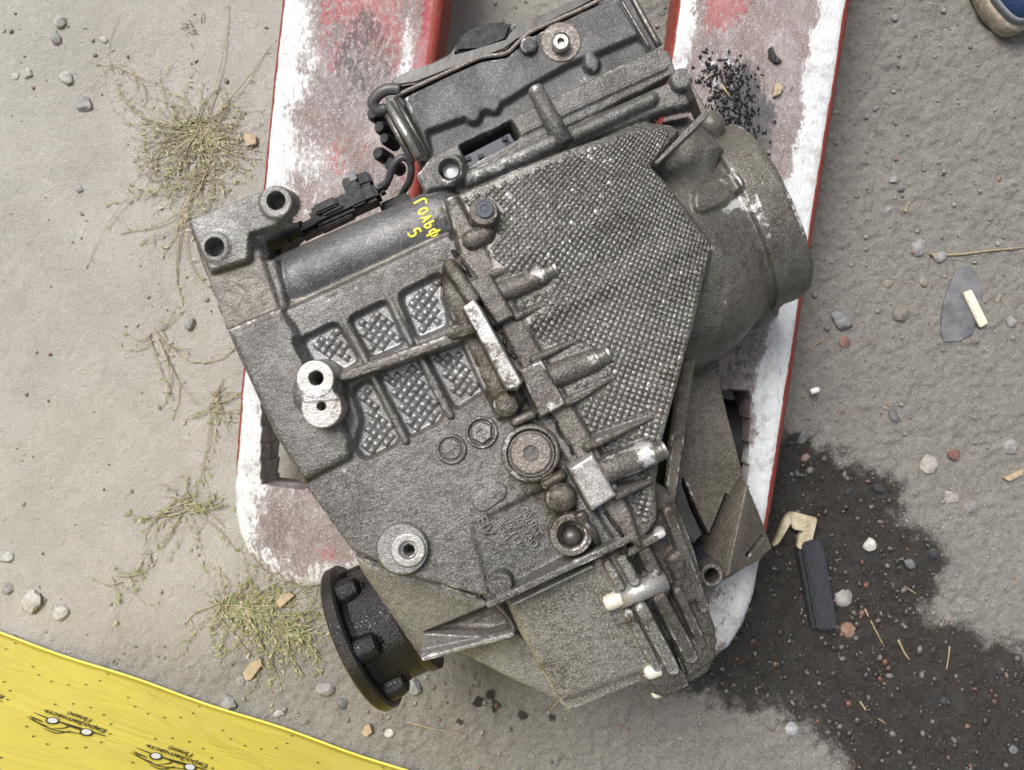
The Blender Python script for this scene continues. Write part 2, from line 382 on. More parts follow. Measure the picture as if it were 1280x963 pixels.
    def hole(self, c, r, z, lab=None, fil=.0005, zt=None):
        zt = self.surf(c[0], c[1]) if zt is None else zt; n = 32; C_ = W(c[0], c[1], zt); R = PX(r, zt); s = self.sl([C_], R + .002)
        d = R - np.hypot(self.X[s] - C_.x, self.Y[s] - C_.y); H = self.H[s]
        h = np.where(d < 0, z - d * 60, z); ch = zt - .0008 - (d - .0008) * 1.0     # small lead-in chamfer
        new = np.where(d > -.0006, np.minimum(H, np.where(d > .0006, h, np.maximum(h, ch))), H); self.H[s] = np.where(H > 0, new, H)
        if lab is not None: self.L[s][(d > 0) & (H > z)] = lab
    def seg(self, a, b, ra, rb, za, zb, lab=None, k=.002, slope=8, flat=None, dome=True):
        """rounded bar from a to b (photo px, top heights za, zb), radii px; flat -> rounded-square section"""
        A = W(a[0], a[1], za); B = W(b[0], b[1], zb); Ra = PX(ra, za); Rb = PX(rb, zb)
        s = self.sl([A, B], max(Ra, Rb) + .006); X, Y = self.X[s], self.Y[s]; ex, ey = B.x - A.x, B.y - A.y; L = ex * ex + ey * ey + 1e-12
        t_ = np.clip(((X - A.x) * ex + (Y - A.y) * ey) / L, 0, 1); d = np.hypot(X - A.x - t_ * ex, Y - A.y - t_ * ey)
        if not dome:
            tt = ((X - A.x) * ex + (Y - A.y) * ey) / L; d = np.where((tt < 0) | (tt > 1), 1, d)
        R = Ra + (Rb - Ra) * t_; zt = za + (zb - za) * t_; p = flat or 2
        q = np.clip(d / R, 0, 1); h = zt - R * (1 - (1 - q ** p) ** (1 / p)); h = np.where(d > R, zt - R - (d - R) * slope, h); h = np.where(d > R + .005, -1, h)
        self.put(s, h, k, lab, d < R * 1.05)
    def lathe(self, a, b, zc, prof, lab=None, k=.002, p=2.0):
        """horizontal solid of revolution, axis a->b (px at height zc), prof [(frac, radius m)]"""
        A = W(a[0], a[1], zc); B = W(b[0], b[1], zc); Rm = max(r for _, r in prof)
        d = Vector((B.x - A.x, B.y - A.y)); L = d.length; d /= L; nrm = Vector((-d.y, d.x))
        s = self.sl([A + Vector((nrm.x, nrm.y, 0)) * Rm, A - Vector((nrm.x, nrm.y, 0)) * Rm, B + Vector((nrm.x, nrm.y, 0)) * Rm, B - Vector((nrm.x, nrm.y, 0)) * Rm], .002)
        X, Y = self.X[s], self.Y[s]; t_ = ((X - A.x) * d.x + (Y - A.y) * d.y) / L; v = (X - A.x) * nrm.x + (Y - A.y) * nrm.y
        R = np.interp(t_, [p[0] for p in prof], [p[1] for p in prof], left=0, right=0)
        R_ = np.maximum(R, 1e-6); kz = np.interp(t_, [0, .40, .72], [1.05, 1.03, 1.0]); h = np.where(np.abs(v) < R, zc + R * kz * np.maximum(1 - (np.abs(v) / R_) ** p, 0) ** (1 / p), -1); self.put(s, h, k, lab)
    def blur(self, n=1, mask=None):
        for _ in range(n):
            M_ = (self.H > 0).astype(float); Hm = np.where(self.H > 0, self.H, 0); num = 0; den = 0
            for dy in (-1, 0, 1):
                for dx in (-1, 0, 1):
                    w_ = (2 - abs(dx)) * (2 - abs(dy)); num = num + w_ * np.roll(Hm * M_, (dy, dx), (0, 1)); den = den + w_ * np.roll(M_, (dy, dx), (0, 1))
            self.H = np.where(self.H > 0, num / np.maximum(den, 1e-9), self.H)
    def knurl(self, pts, z, period_px, ang, depth, groove=.28, inset=.001, labs=None, var=.5):
        P = self.poly(rcorner(pts, 8), z); s = self.sl(P, .001); X, Y = self.X[s], self.Y[s]; d = sdf(X, Y, P); p = PX(period_px, z)
        if isinstance(ang, tuple):      # the lattice turns slowly over the case: polar grid about a far point
            C_ = W(ang[0], ang[1], z); R0 = PX(ang[2], z); rr = np.hypot(X - C_.x, Y - C_.y); a = np.arctan2(Y - C_.y, X - C_.x) * R0 / p; b = rr / p
        else: c, s_ = math.cos(ang), math.sin(ang); a = (c * X + s_ * Y) / p; b = (-s_ * X + c * Y) / p
        da = np.abs(a - np.round(a)); db = np.abs(b - np.round(b)); m = np.minimum(da, db)      # 0 on grooves, .5 mid
        h = -depth * (1 - sst(m, 0.02, groove)); r_ = np.random.default_rng(3)
        cellv = r_.random((512, 512))[(np.floor(a + .5).astype(int)) % 512, (np.floor(b + .5).astype(int)) % 512]
        h = h * (1 - .5 * var + var * cellv) + (cellv - .5) * depth * var
        msk = sst(d, 0, inset) * (self.H[s] > 0)
        if labs is not None: msk = msk * np.isin(self.L[s], labs)
        self.H[s] = self.H[s] + h * msk
    def blob(self, name, px, py, r, amt, z=.32, sq=1., ang=0.):
        c = W(px, py, z); R = PX(r, z); s = self.sl([c], R * 2.2); X = self.X[s] - c.x; Y = self.Y[s] - c.y
        ca, sa = math.cos(ang), math.sin(ang); x = ca * X - sa * Y; y = (sa * X + ca * Y) * sq
        self.A[name][s] = np.clip(self.A[name][s] + amt * np.exp(-(x * x + y * y) / (R * R) * 1.2), -1, 1.3)
    def wpoly(self, name, pts, amt, z=.32, soft=.003):
        P = self.poly(pts, z); s = self.sl(P, soft * 2); d = sdf(self.X[s], self.Y[s], P); self.A[name][s] = np.clip(self.A[name][s] + amt * sst(d, -soft, soft), -1, 1.3)
    def build(self, zbot, names, root, zmin):
        """split faces by label into one mesh per label; skirts drop to zbot"""
        H = self.H; ok = H > zmin
        nr, nc = H.shape; idx = np.arange(nr * nc).reshape(nr, nc)
        q = np.stack([idx[:-1, :-1], idx[:-1, 1:], idx[1:, 1:], idx[1:, :-1]], -1)
        good = ok[:-1, :-1] & ok[:-1, 1:] & ok[1:, 1:] & ok[1:, :-1]
        lc = self.L[:-1, :-1].copy()
        top = np.stack([self.X, self.Y, H], -1).reshape(-1, 3)
        zb = zbot if np.isscalar(zbot) else zbot(self.X, self.Y)
        bot = np.stack([self.X, self.Y, np.minimum(np.full(H.shape, 1.) * zb, H - .002)], -1).reshape(-1, 3); N = nr * nc
        # skirts
        Q = [q[good]]; LL = [lc[good]]
        g = np.zeros((nr + 1, nc + 1), bool); g[1:nr, 1:nc] = good
        for (dy, dx, e0, e1) in ((-1, 0, 0, 1), (1, 0, 2, 3), (0, -1, 3, 0), (0, 1, 1, 2)):
            nb = np.roll(g, (-dy, -dx), (0, 1))[1:nr, 1:nc]; m = good & ~nb
            a = q[m][:, e0]; b = q[m][:, e1]; Q.append(np.stack([b, a, a + N, b + N], -1)); LL.append(lc[m])
        Q = np.concatenate(Q); LL = np.concatenate(LL); V = np.concatenate([top, bot])
        # vertex normals of the whole casting so that split parts share their shading
        fa = V[Q[:, 2]] - V[Q[:, 0]]; fb = V[Q[:, 3]] - V[Q[:, 1]]; fn = np.cross(fa, fb); ln = np.linalg.norm(fn, axis=1, keepdims=True)
        fn = fn / np.maximum(np.sqrt(ln), 1e-12)
        vn = np.zeros_like(V); 
        for j in range(4):
            for ax in range(3): vn[:, ax] += np.bincount(Q[:, j], fn[:, ax], len(V))
        vn /= np.maximum(np.linalg.norm(vn, axis=1, keepdims=True), 1e-12)
        out = {}; order = sorted(names, key=lambda l: 0 if not isinstance(names[l][2], int) else 1)
        for lab in order:
            nm, mt, par = names[lab]; sel = Q[LL == lab]
            if len(sel) == 0: continue
            u, inv = np.unique(sel, return_inverse=True); inv = inv.reshape(-1, 4)
            at_ = {k: v.reshape(-1)[u % N] for k, v in self.A.items()}
            p = out.get(par) if isinstance(par, int) else root
            o = mesh_np(nm, V[u], inv, M[mt], p, at_)
            o.data.normals_split_custom_set_from_vertices(vn[u].tolist())
            out[lab] = o
        return out

# ------------------------------------------------------------------ pallet truck forks
ZF = .118
t = NT('worn_fork_paint')
wa, ra_, da_, ru = t.at('white'), t.at('red'), t.at('dark'), t.at('rust')
st = (1, .55, 1, -.13)
nb = t.noise(38, 6, .72, stretch=st, lo=.3, hi=.7); nf = t.noise(260, 5, .75, stretch=st, lo=.32, hi=.68); nl = t.noise(11, 4, .6, lo=.35, hi=.65); nc_ = t.noise(420, 3, .7, lo=.3, hi=.7)
base = t.mix(nb, (.15, .115, .113), (.26, .235, .24)); base = t.mix(t.math('MULTIPLY', nf, .5), base, (.085, .058, .056)); base = t.mix(t.math('MULTIPLY', nl, .4), base, (.25, .175, .155)); base = t.mix(t.math('MULTIPLY', t.noise(17, 5, .65, lo=.50, hi=.68), .5), base, (.40, .375, .385)); base = t.mix(t.noise(600, 3, .75, lo=.56, hi=.66), base, (.45, .43, .43))
sp = t.math('ADD', t.math('MULTIPLY', nf, .5), t.math('MULTIPLY', nb, .5))
rm = t.math('MULTIPLY', t.ramp(t.math('ADD', ra_, t.math('MULTIPLY', t.math('MULTIPLY', t.math('SUBTRACT', sp, .5), 1.25), t.ramp(ra_, .02, .3))), .40, .70), t.ramp(nb, 0, 1, .95, .55))
c = t.mix(rm, base, t.mix(nb, (.23, .022, .030), (.38, .085, .10)))
dm = t.ramp(t.math('ADD', da_, t.math('MULTIPLY', t.math('SUBTRACT', sp, .5), .8)), .38, .68)
c = t.mix(t.math('MULTIPLY', dm, .92), c, t.mix(nf, (.014, .0135, .016), (.060, .058, .068)))
wm = t.math('MULTIPLY', t.ramp(t.math('ADD', wa, t.math('MULTIPLY', t.math('MULTIPLY', t.math('SUBTRACT', sp, .5), 1.15), t.ramp(wa, .02, .3))), .36, .72), t.ramp(nl, 0, 1, 1., .86))
c = t.mix(wm, c, t.mix(t.math('MULTIPLY', nf, .4), (.62, .64, .66), (.44, .45, .46)))
c = t.mix(t.math('MULTIPLY', t.noise(55, 6, .78, lo=.46, hi=.70), .55), c, (.20, .175, .155)); c = t.mix(t.math('MULTIPLY', t.noise(240, 4, .8, stretch=(1, .12, 1, -.13), lo=.60, hi=.70), .6), c, (.12, .10, .095))
um = t.ramp(t.math('ADD', ru, t.math('MULTIPLY', t.math('SUBTRACT', sp, .5), .6)), .4, .65)
c = t.mix(um, c, t.mix(nf, (.26, .020, .020), (.20, .055, .032)))
rr = t.math('ADD', .44, t.math('MULTIPLY', nf, .25)); rr = t.math('SUBTRACT', rr, t.math('MULTIPLY', dm, .12))
M['fork'] = t.out(c, rr, .15, t.bump(sp, .0009, .7, t.bump(nc_, .0004, .5)))
M['fork_inner'] = simple('fork_inside_rusty', (.09, .05, .035), .8, 0, .5, 80)

truck = empty('pallet_truck', W(690, 300, 0), 'worn red and white pallet truck forks lying under the gearbox', 'pallet truck')
def fork(outline, win, tapers, which):
    c0 = W(690, 350, ZF); F = HF((c0.x, c0.y), math.radians(-97.5), (-.72, .50, -.40, .36), .0021)
    P = F.poly(outline, ZF, 0); d = sdf(F.X, F.Y, P); F.A = {}
    e = np.clip(d, 0, .016)
    rim = .0115
    drop = np.where(e < rim, .0055 * (1 - np.sqrt(np.clip(1 - ((rim - e) / rim) ** 2, 0, 1))) * 2.2, 0)
    und = (fbm(F.X, F.Y, .10, 3, 40 + which) - .5) * .0035 + (fbm(F.X, F.Y, .012, 3, 50 + which) - .5) * .0007
    F.H = np.where(d > 0, ZF + .001 + und - drop, -1)
    PXX = F.X * S(ZF) + 640; PYY = 481.5 - F.Y * S(ZF)
    F.cut(win, ZF, thru=True)
    F.L[:] = 1
    return F, d, PXX, PYY, P
lo = [(350, 0), (338, 110), (325, 240), (312, 355), (300, 470), (293, 560), (290, 610), (291, 640), (296, 668), (308, 694), (327, 716), (352, 731), (378, 737), (402, 737), (430, 732), (455, 720), (472, 700), (482, 660), (494, 560), (520, 300), (557, 0), (590, -330), (600, -460), (398, -460)]
ro = [(845, 0), (820, 180), (795, 360), (772, 560), (765, 700), (775, 775), (795, 815), (830, 838), (866, 839), (893, 827), (914, 811), (931, 783), (944, 748), (950, 715), (965, 650), (985, 520), (1010, 355), (1040, 165), (1066, 0), (1140, -460), (915, -460)]
lw = [(330, 440), (425, 448), (418, 612), (329, 605)]; rw = [(822, 480), (936, 492), (931, 640), (812, 628)]
Ff, d, px, py, P = fork(lo, lw, None, 0)
def edge_dist(F, a, b, z=ZF):
    A = W(a[0], a[1], z); B = W(b[0], b[1], z); ex, ey = B.x - A.x, B.y - A.y; L = math.hypot(ex, ey)
    return np.abs((F.X - A.x) * ey - (F.Y - A.y) * ex) / L
eo = sdf(Ff.X, Ff.Y, P)
lx = np.interp(py, [-460, 0, 240, 470, 610], [398, 350, 325, 300, 290]); rx = np.interp(py, [-460, 0, 300, 660], [600, 557, 520, 482]); s_ = (px - lx) / (rx - lx)
nz = fbm(Ff.X, Ff.Y, .05, 3, 60)
white = .92 * (1 - sst(s_ + (nz - .5) * .14, .08, .36)) * sst(py, -90, 60) + .30 * sst(np.abs(s_ - .36), .16, .0) * sst(py, 40, 160) + .55 * sst(np.abs(s_ - .80), .09, .0) * (1 - sst(py, 60, 160))
white = np.maximum(white, .75 * sst(py, 560, 640) * (1 - sst(eo, .012, .040)))
white = white * (1 - .35 * sst(py, 600, 640))
red = .62 * (1 - sst(py + (nz - .5) * 160, 0, 130)) * sst(s_, .15, .28) + .40 * sst(np.hypot(px - 440, (py - 190) * 1.3) + (nz - .5) * 40, 50, 20) + .42 * sst(np.hypot(px - 505, py - 235) + (nz - .5) * 60, 55, 10) + .9 * sst(s_, .86, .90) * (1 - sst(py, 90, 140)) + .36 * sst(np.hypot(px - 412, py - 690) + (nz - .5) * 30, 30, 5)
dark = .50 * sst(np.hypot((px - 455) * 1.2, (py - 70) * .62) + (nz - .5) * 40, 70, 15) + .25 * sst(py, 560, 620) * sst(eo, .02, .05)
rust = 1.0 * (1 - sst(eo, .0035, .0060)) * (s_ < .5) * (1 - sst(py, 560, 640)) * .8 + .9 * (1 - sst(eo, .010, .0135)) * (s_ >= .5) * (1 - sst(py, 560, 640))
Ff.A = {'white': white, 'red': red, 'dark': dark, 'rust': rust}
fl = Ff.build(ZF - .062, {1: ('fork', 'fork', None)}, truck, .05)[1]
fl['label'] = 'left fork with a pale painted edge and a rounded tip'
Fr, d, px, py, P = fork(ro, rw, None, 1); eo = sdf(Fr.X, Fr.Y, P)
lx = np.interp(py, [-460, 0, 560, 840], [915, 845, 772, 760]); rx = np.interp(py, [-460, 0, 165, 355, 650, 840], [1140, 1066, 1040, 1010, 965, 940]); s_ = (px - lx) / (rx - lx); nz = fbm(Fr.X, Fr.Y, .05, 3, 61)
white = 1.05 * sst(s_ + (nz - .5) * .10, .74, .86) * sst(py, -150, -40) + .8 * (1 - sst(s_ + (nz - .5) * .08, .07, .15)) * (1 - sst(py, 90, 140))
white = np.maximum(white, .72 * sst(py, 640, 700) * (1 - sst(np.abs(eo - .024), .010, .026)))
red = .70 * (1 - sst(py + (nz - .5) * 90, 8, 66)) * sst(s_, .13, .2) * (1 - sst(s_ + (nz - .5) * .2, .42, .55))
dark = .72 * sst(np.hypot((px - (925 + (py - 130) * .12)) * 1.5, (py - 150) * .62) + (nz - .5) * 45, 72, 20) + .34 * sst(s_, .10, .3) * sst(py, 40, 120) * (1 - sst(s_, .72, .84)) * (1 - sst(py, 600, 660)) + .22 * sst(py, 640, 700)
grey = 0.42 * sst(np.hypot((px - 905) * 1.0, (py - 90) * .9) + (nz - .5) * 30, 50, 10)
white = np.maximum(white, grey)
rust = 1.0 * (1 - sst(eo, .0060, .0085)) * (s_ > .5) * (1 - sst(py, 640, 700)) + .9 * (1 - sst(eo, .004, .006)) * (s_ <= .5) * (py < 200)
Fr.A = {'white': white, 'red': red, 'dark': dark, 'rust': rust}
fr = Fr.build(ZF - .062, {1: ('fork', 'fork', None)}, truck, .05)[1]
fr['label'] = 'right fork with white worn outer edge and black grime on top'
# load rollers in the fork windows, rear wheels and cross beam beyond the photo
for (a, b) in (((345, 415), (415, 419)), ((826, 552), (930, 560))):
    A = W(*a, .050); B = W(*b, .050); dv = B - A
    lathe('load_roller', A, dv, [(0, .012), (0, .046), (.003, .049), (dv.length - .003, .049), (dv.length, .046), (dv.length, .012)], M['rubber'], truck, 28)
prism('cross_beam', [(380, -520), (1160, -520), (1150, -450), (390, -450)], ZF + .012, ZF - .06, M['fork_inner'], truck, .004)
for (a, b) in (((560, -640), (640, -640)), ((860, -640), (940, -640))):
    A = W(*a, .09); B = W(*b, .09); dv = B - A
    lathe('steer_wheel', A, dv, [(0, .02), (0, .082), (.006, .090), (dv.length - .006, .090), (dv.length, .082), (dv.length, .02)], M['rubber'], truck, 28)
lathe('axle', W(540, -640, .09), (1, 0, 0), [(0, .01), (.42, .01)], M['steel_dark'], truck, 12)
prism('axle_block', [(660, -680), (840, -680), (840, -500), (660, -500)], ZF + .02, .06, M['fork_inner'], truck, .004)

# ------------------------------------------------------------------ the gearbox
gearbox = empty('gearbox', W(620, 450, ZF), 'large dirty grey cast aluminium gearbox lying across the two forks', 'gearbox')
GA = math.radians(26.5)                     # casting axis: gear shafts run up to the right in the photo
c0 = W(620, 450, .32)
G = HF((c0.x, c0.y), GA, (-.29, .275, -.318, .30), .00053)
NAMES = {}
def lab(name, mat, parent=None):
    i = len(NAMES) + 1; NAMES[i] = (name, mat, parent); return i
L_HOUS = lab('engine_side_housing', 'cast'); L_GEAR = lab('gear_housing', 'cast_knurl'); L_COVER = lab('control_unit_cover', 'cast_cover')
L_DOME = lab('clutch_dome', 'cast_dome'); L_END = lab('end_cover', 'cast_end'); L_BRK = lab('sheet_bracket', 'sheet'); L_WEB = lab('lower_web', 'cast_pale')
L_FLG = lab('joint_flange', 'cast_strip', L_GEAR); L_STRIP = lab('side_wall', 'cast_strip', L_HOUS); L_LUG = lab('mounting_lug', 'cast_pale', L_HOUS)
L_RIDGE = lab('shaft_tunnel', 'cast_smooth', L_HOUS); L_FLUTE = lab('flute', 'cast_dome', L_HOUS); L_SHELF = lab('ledge', 'cast', L_COVER)

# --- clutch dome on the right (horizontal drum)
G.lathe((786, 345), (951, 267), .198, [(0, .100), (.30, .098), (.45, .0935), (.62, .0830), (.70, .0775), (.735, .0770), (.742, .0812), (.97, .0806), (1.0, .0795)], L_DOME, .002, 2.35)
G.add([(845, 425), (905, 300), (985, 372), (983, 393), (960, 411), (925, 425), (902, 437), (880, 470), (850, 480)], .222, .025, L_DOME, .012)
# --- sheet bracket on the right
G.add([(860, 440, .205), (902, 437, .20), (900, 477, .195), (910, 520, .19), (930, 586, .19), (933, 603, .19), (966, 686, .172), (913, 722, .175), (880, 740, .18), (842, 700, .19), (835, 560, .20)], None, .001, L_BRK)
# --- lower web between the drive flange and the end cover
G.add([(438, 693, .296), (455, 698, .296), (592, 745, .292), (625, 752, .288), (647, 790, .27), (566, 813, .258), (525, 830, .255), (450, 716, .285)], None, .010, L_WEB)
G.add([(566, 813, .238), (612, 788, .25), (650, 790, .25), (700, 860, .238), (700, 879, .235), (642, 852, .235)], None, .004, L_WEB)
# --- end cover
G.add([(630, 752, .308), (738, 700, .312), (790, 680, .305), (812, 745, .30), (845, 840, .268), (800, 846, .270), (702, 880, .262), (688, 861, .268), (650, 797, .292)], None, .008, L_END)
G.add([(696, 876, .248), (710, 893, .248), (810, 850, .25), (800, 830, .255)], None, .002, L_END)
# --- lower right end of the gear housing
G.add([(735, 550, .312), (822, 605, .31), (843, 620, .298), (867, 678, .285), (875, 707, .278), (887, 760, .268), (897, 788, .262), (896, 823, .258), (887, 841, .256), (864, 855, .258), (843, 850, .262), (800, 745, .295), (770, 690, .306)], None, .006, L_FLG)
# --- engine side housing: whole left block
G.add([(232, 275), (325, 240), (352, 262), (345, 287), (313, 296), (330, 325), (345, 322), (360, 385), (480, 330), (560, 292), (600, 330), (667, 440), (705, 505), (735, 555), (775, 630), (785, 672), (640, 744), (612, 748), (592, 744), (505, 720), (455, 697), (438, 690), (378, 606), (340, 540), (282, 415), (256, 345)], .322, .003, L_HOUS)
# text panel drops a little towards the joint
G.cut([(586, 655, .322), (700, 600, .315), (735, 680, .312), (640, 735, .316), (612, 742, .318)], None, .004, None, .004, 1.5)
# side wall strip, upper and lower pieces
G.add([(232, 275), (312, 292), (330, 325), (351, 388), (282, 415), (256, 345)], .325, .003, L_STRIP)
G.add([(282, 415), (351, 388), (362, 402), (388, 445), (420, 500), (440, 560), (436, 574), (405, 590), (378, 604), (340, 540)], .330, .006, L_HOUS, .004)
G.seg((284, 414), (351, 387), 2.5, 2.5, .328, .328, L_STRIP, .001)
# mounting lug top left
G.add([(234, 274), (325, 238), (340, 231), (356, 235), (366, 248), (366, 262), (358, 275), (342, 284), (313, 293), (310, 325), (262, 340), (246, 305)], .333, .002, L_LUG)
G.circ((345, 252), 22, .337, .001, L_LUG); G.circ((268, 309), 19, .335, .001, L_LUG)
# shaft tunnel (smooth ridge) and flute
G.add([(332, 328, .305), (345, 319, .30), (440, 278, .298), (532, 243, .298), (548, 262, .308), (560, 300, .312), (450, 352, .312), (360, 392, .312)], None, .002, L_RIDGE)
G.seg((372, 346), (548, 268), 42, 40, .3205, .3205, L_RIDGE, .006, 6, 2.1)
G.seg((366, 384), (548, 302), 11, 13, .317, .318, L_FLUTE, .002, 8)
G.seg((360, 397), (560, 309), 2.5, 2.5, .321, .321, L_FLUTE, .001)
# area carrying the pockets
G.add([(362, 398), (560, 310), (610, 480), (612, 500), (458, 580), (440, 560)], .320, .003, L_HOUS, .003)

# --- control unit cover (top)
G.add([(478, 118), (500, 96), (560, 66), (582, 38), (605, 28), (640, 28), (668, 24), (715, 3), (760, -18), (795, 2), (826, 62), (560, 205), (524, 205)], .262, .003, L_COVER)
cov = [(503, 121), (560, 92), (600, 75), (632, 70), (648, 57), (664, 44), (692, 29), (752, 1), (772, -4), (815, 63), (812, 68), (538, 196)]
G.add(cov, .288, .003, L_COVER, .001)
G.cut([(535, 168), (566, 157), (586, 150), (600, 146), (634, 130), (662, 112), (712, 84), (745, 72), (796, 50), (818, 66), (540, 198)], .2815, .002, L_COVER, .001, 3)
for c in ((591, 143, 10), (616, 130, 10), (740, 78, 10)): G.circ(c[:2], c[2], .2886, .0006, L_COVER)
# ledge bands between the cover and the knurled case
G.add([(524, 212), (538, 194), (636, 147), (700, 116), (822, 58), (838, 62), (848, 92), (740, 146), (640, 190), (572, 222)], .297, .0025, L_SHELF, .001)
G.seg((640, 172), (833, 84), 2, 2, .2995, .2995, L_SHELF, .001)
G.add([(548, 240), (572, 218), (640, 190), (740, 145), (843, 97), (872, 120), (868, 132), (830, 140), (740, 175), (600, 240), (565, 262)], .303, .005, L_SHELF, .003)
G.seg((585, 222), (700, 172), 11, 11, .311, .311, L_SHELF, .004); G.seg((720, 166), (815, 122), 9, 9, .309, .309, L_SHELF, .004)
G.cut([(579, 195), (637, 165), (648, 183), (588, 216)], .268, .0005, L_SHELF, 0, 60)
G.add([(519, 217), (540, 197), (572, 190), (581, 204), (579, 221), (560, 233), (532, 240)], .318, .0015, L_SHELF)
# --- knurled gear housing
Dp = [(557, 250), (575, 240), (640, 212), (740, 172), (815, 139), (848, 140), (862, 148), (819, 203), (855, 245), (868, 263), (898, 303), (885, 350), (872, 398), (860, 438), (850, 475), (830, 550), (822, 612), (826, 650), (812, 672), (792, 690), (775, 630), (735, 555), (705, 505), (667, 440), (615, 345)]
def bulge(X, Y):
    u, v = G.uv(X + 0, Y + 0)
    return np.interp(v, [-.20, -.12, -.055, -.046, .004, .012, .030, .058, .110, .150], [.001, .003, .003, .0065, .0055, .0095, .0050, .0105, .0010, -.003]) + .001 - .10 * np.clip(u - .115, 0, 1) - .10 * np.clip(-.06 - v, 0, 1) - 1.6 * np.clip(u - .08, 0, 1) ** 2
G.add(Dp, .320, .004, L_GEAR, .002, zf=bulge)
# dome neck and bright ridge on the dome
G.lift([(866, 262), (868, 236), (895, 218), (926, 208), (938, 226), (915, 248), (878, 268)], .0045, .004, .295); G.lift([(905, 360), (935, 345), (955, 380), (925, 415), (895, 410)], .002, .012, .28)
# joint flange strip on the gear housing side
G.add([(556, 246), (570, 242), (592, 282), (660, 408), (704, 486), (748, 560), (790, 640), (806, 690), (783, 676), (757, 640), (720, 572), (686, 518), (647, 452), (622, 404), (575, 322)], .331, .003, L_FLG, .002)
G.add([(575, 322), (622, 404), (647, 452), (686, 518), (720, 572), (757, 640), (783, 676), (772, 682), (740, 632), (708, 575), (670, 520), (634, 458), (606, 404), (563, 330)], .3285, .002, L_HOUS, .002)

# lower right: channels and ribs that run along the joint
def bar(a, b, r, za, zb, l=None, flat=4, k=.002, mat='cast_strip', par=L_GEAR, name='rib'):
    l = lab(name, mat, par) if l is None else l
    G.seg(a, b, r, r, za, zb, l, k, 8, flat); return l
G.blur(5)
G.cut([(796, 740, .296), (840, 722, .288), (876, 810, .260), (830, 840, .264)], None, .003, None, .002, 6)
G.cut([(768, 700, .307), (782, 693, .305), (797, 722, .300), (782, 728, .302)], None, .002, None, .002, 6)
G.cut([(748, 712, .31), (764, 703, .309), (775, 728, .304), (760, 735, .304)], None, .002, None, .002, 6)
bar((786, 768), (822, 836), 6, .303, .278, None, 5, name='rib', par=L_END, mat='cast_end')
bar((803, 762), (842, 838), 8, .307, .281, None, 5, mat='cast_end')
bar((825, 748), (864, 822), 9, .304, .277, None, 5, mat='cast_strip')
bar((848, 740), (878, 806), 6, .298, .272, None, 4, mat='cast_strip')
bar((760, 706), (776, 734), 6, .314, .310, None, 4, mat='cast_end', par=L_END)
bar((778, 700), (794, 728), 7, .316, .311, None, 4, mat='cast_end', par=L_END)
bar((806, 690), (830, 738), 9, .312, .300, None, 4, mat='cast_strip')
bar((836, 640), (880, 760), 7, .308, .277, None, 4)
bar((845, 700), (862, 745), 11, .297, .284, None, 2.5)
bar((787, 691), (828, 668), 6, .318, .312, None, 3)
G.add([(802, 846, .274), (836, 826, .28), (856, 842, .272), (862, 858, .268), (832, 874, .262), (812, 866, .264)], None, .002, L_FLG)
G.add([(845, 812, .276), (880, 792, .272), (897, 800, .266), (894, 826, .264), (862, 848, .266)], None, .004, L_FLG)
# lip along the lower edge of the engine side housing
bar((612, 756), (785, 675), 5.5, .3325, .3305, None, 4, par=L_HOUS, mat='cast')
bar((640, 757), (740, 709), 2.5, .3195, .3195, None, 3, par=L_END, mat='cast_pale')
L_REC = lab('dark_recess', 'cast_dome', L_WEB)  # darker oily material also paints in the shade of this recess
# ridge on the lower web and the dark recess beside it
G.cut([(534, 786), (560, 776), (615, 753), (634, 770), (645, 792), (600, 787)], .255, .006, L_REC, .003, 4)
bar((530, 824), (640, 794), 4, .272, .276, None, 3, par=L_WEB, mat='cast_pale')
bar((455, 700), (595, 747), 3, .3005, .3005, None, 3, par=L_HOUS, mat='cast')
# bracket folds
L_HOL = lab('dark_inner_plate', 'blue_window')
G.cut([(842, 593), (863, 640), (876, 664), (896, 613), (916, 620), (905, 650), (873, 708), (855, 690), (842, 640)], .150, .0005, L_HOL, 0, 60)
L_STRAP = lab('dark_strap', 'pan')
G.add([(842, 593, .215), (850, 598, .215), (864, 636, .21), (878, 668, .20), (866, 681, .20), (846, 640, .21)], None, .001, L_STRAP)
L_FOLD = lab('folded_flap', 'sheet', L_BRK)
G.add([(874, 708, .186), (916, 622, .202), (933, 603, .212), (908, 724, .222), (885, 735, .20)], None, .004, L_FOLD, .006)
G.add([(933, 603, .212), (950, 640, .195), (967, 686, .166), (948, 702, .178), (908, 724, .222)], None, .004, L_FOLD, .006)
G.cut([(928, 690, .19), (950, 668, .18), (953, 672, .178), (930, 695, .188)], None, .0005, None, 0, 30)
G.seg((862, 445), (846, 560), 9, 9, .262, .255, L_BRK, .002, 8, 5)
G.seg((846, 560), (836, 640), 8, 7, .255, .270, L_BRK, .002, 8, 5)
L_BUSH = lab('bushing', 'cast_strip', L_BRK)
G.circ((890, 719), 15, .235, .001, L_BUSH); G.hole((890, 720), 9, .205, L_BUSH, 0, .235)

# --- pockets with knurled floors (each its own panel)
POCK = [[(378, 427), (422, 405), (450, 452), (425, 465), (396, 458)], [(438, 401), (484, 378), (506, 430), (465, 448)], [(501, 370), (552, 344), (560, 408), (522, 424)],
        [(442, 487), (463, 475), (500, 545), (494, 556), (458, 573), (446, 560), (456, 525)], [(473, 468), (520, 447), (555, 513), (551, 526), (512, 546)], [(531, 440), (566, 424), (588, 436), (612, 483), (570, 512)]]
for i, p in enumerate(POCK):
    l = lab('knurled_panel', 'cast_panel', L_HOUS); z = .3145
    G.cut(rcorner(p, 9), z, .002, l, .001, 2.2)
G.blur(1)
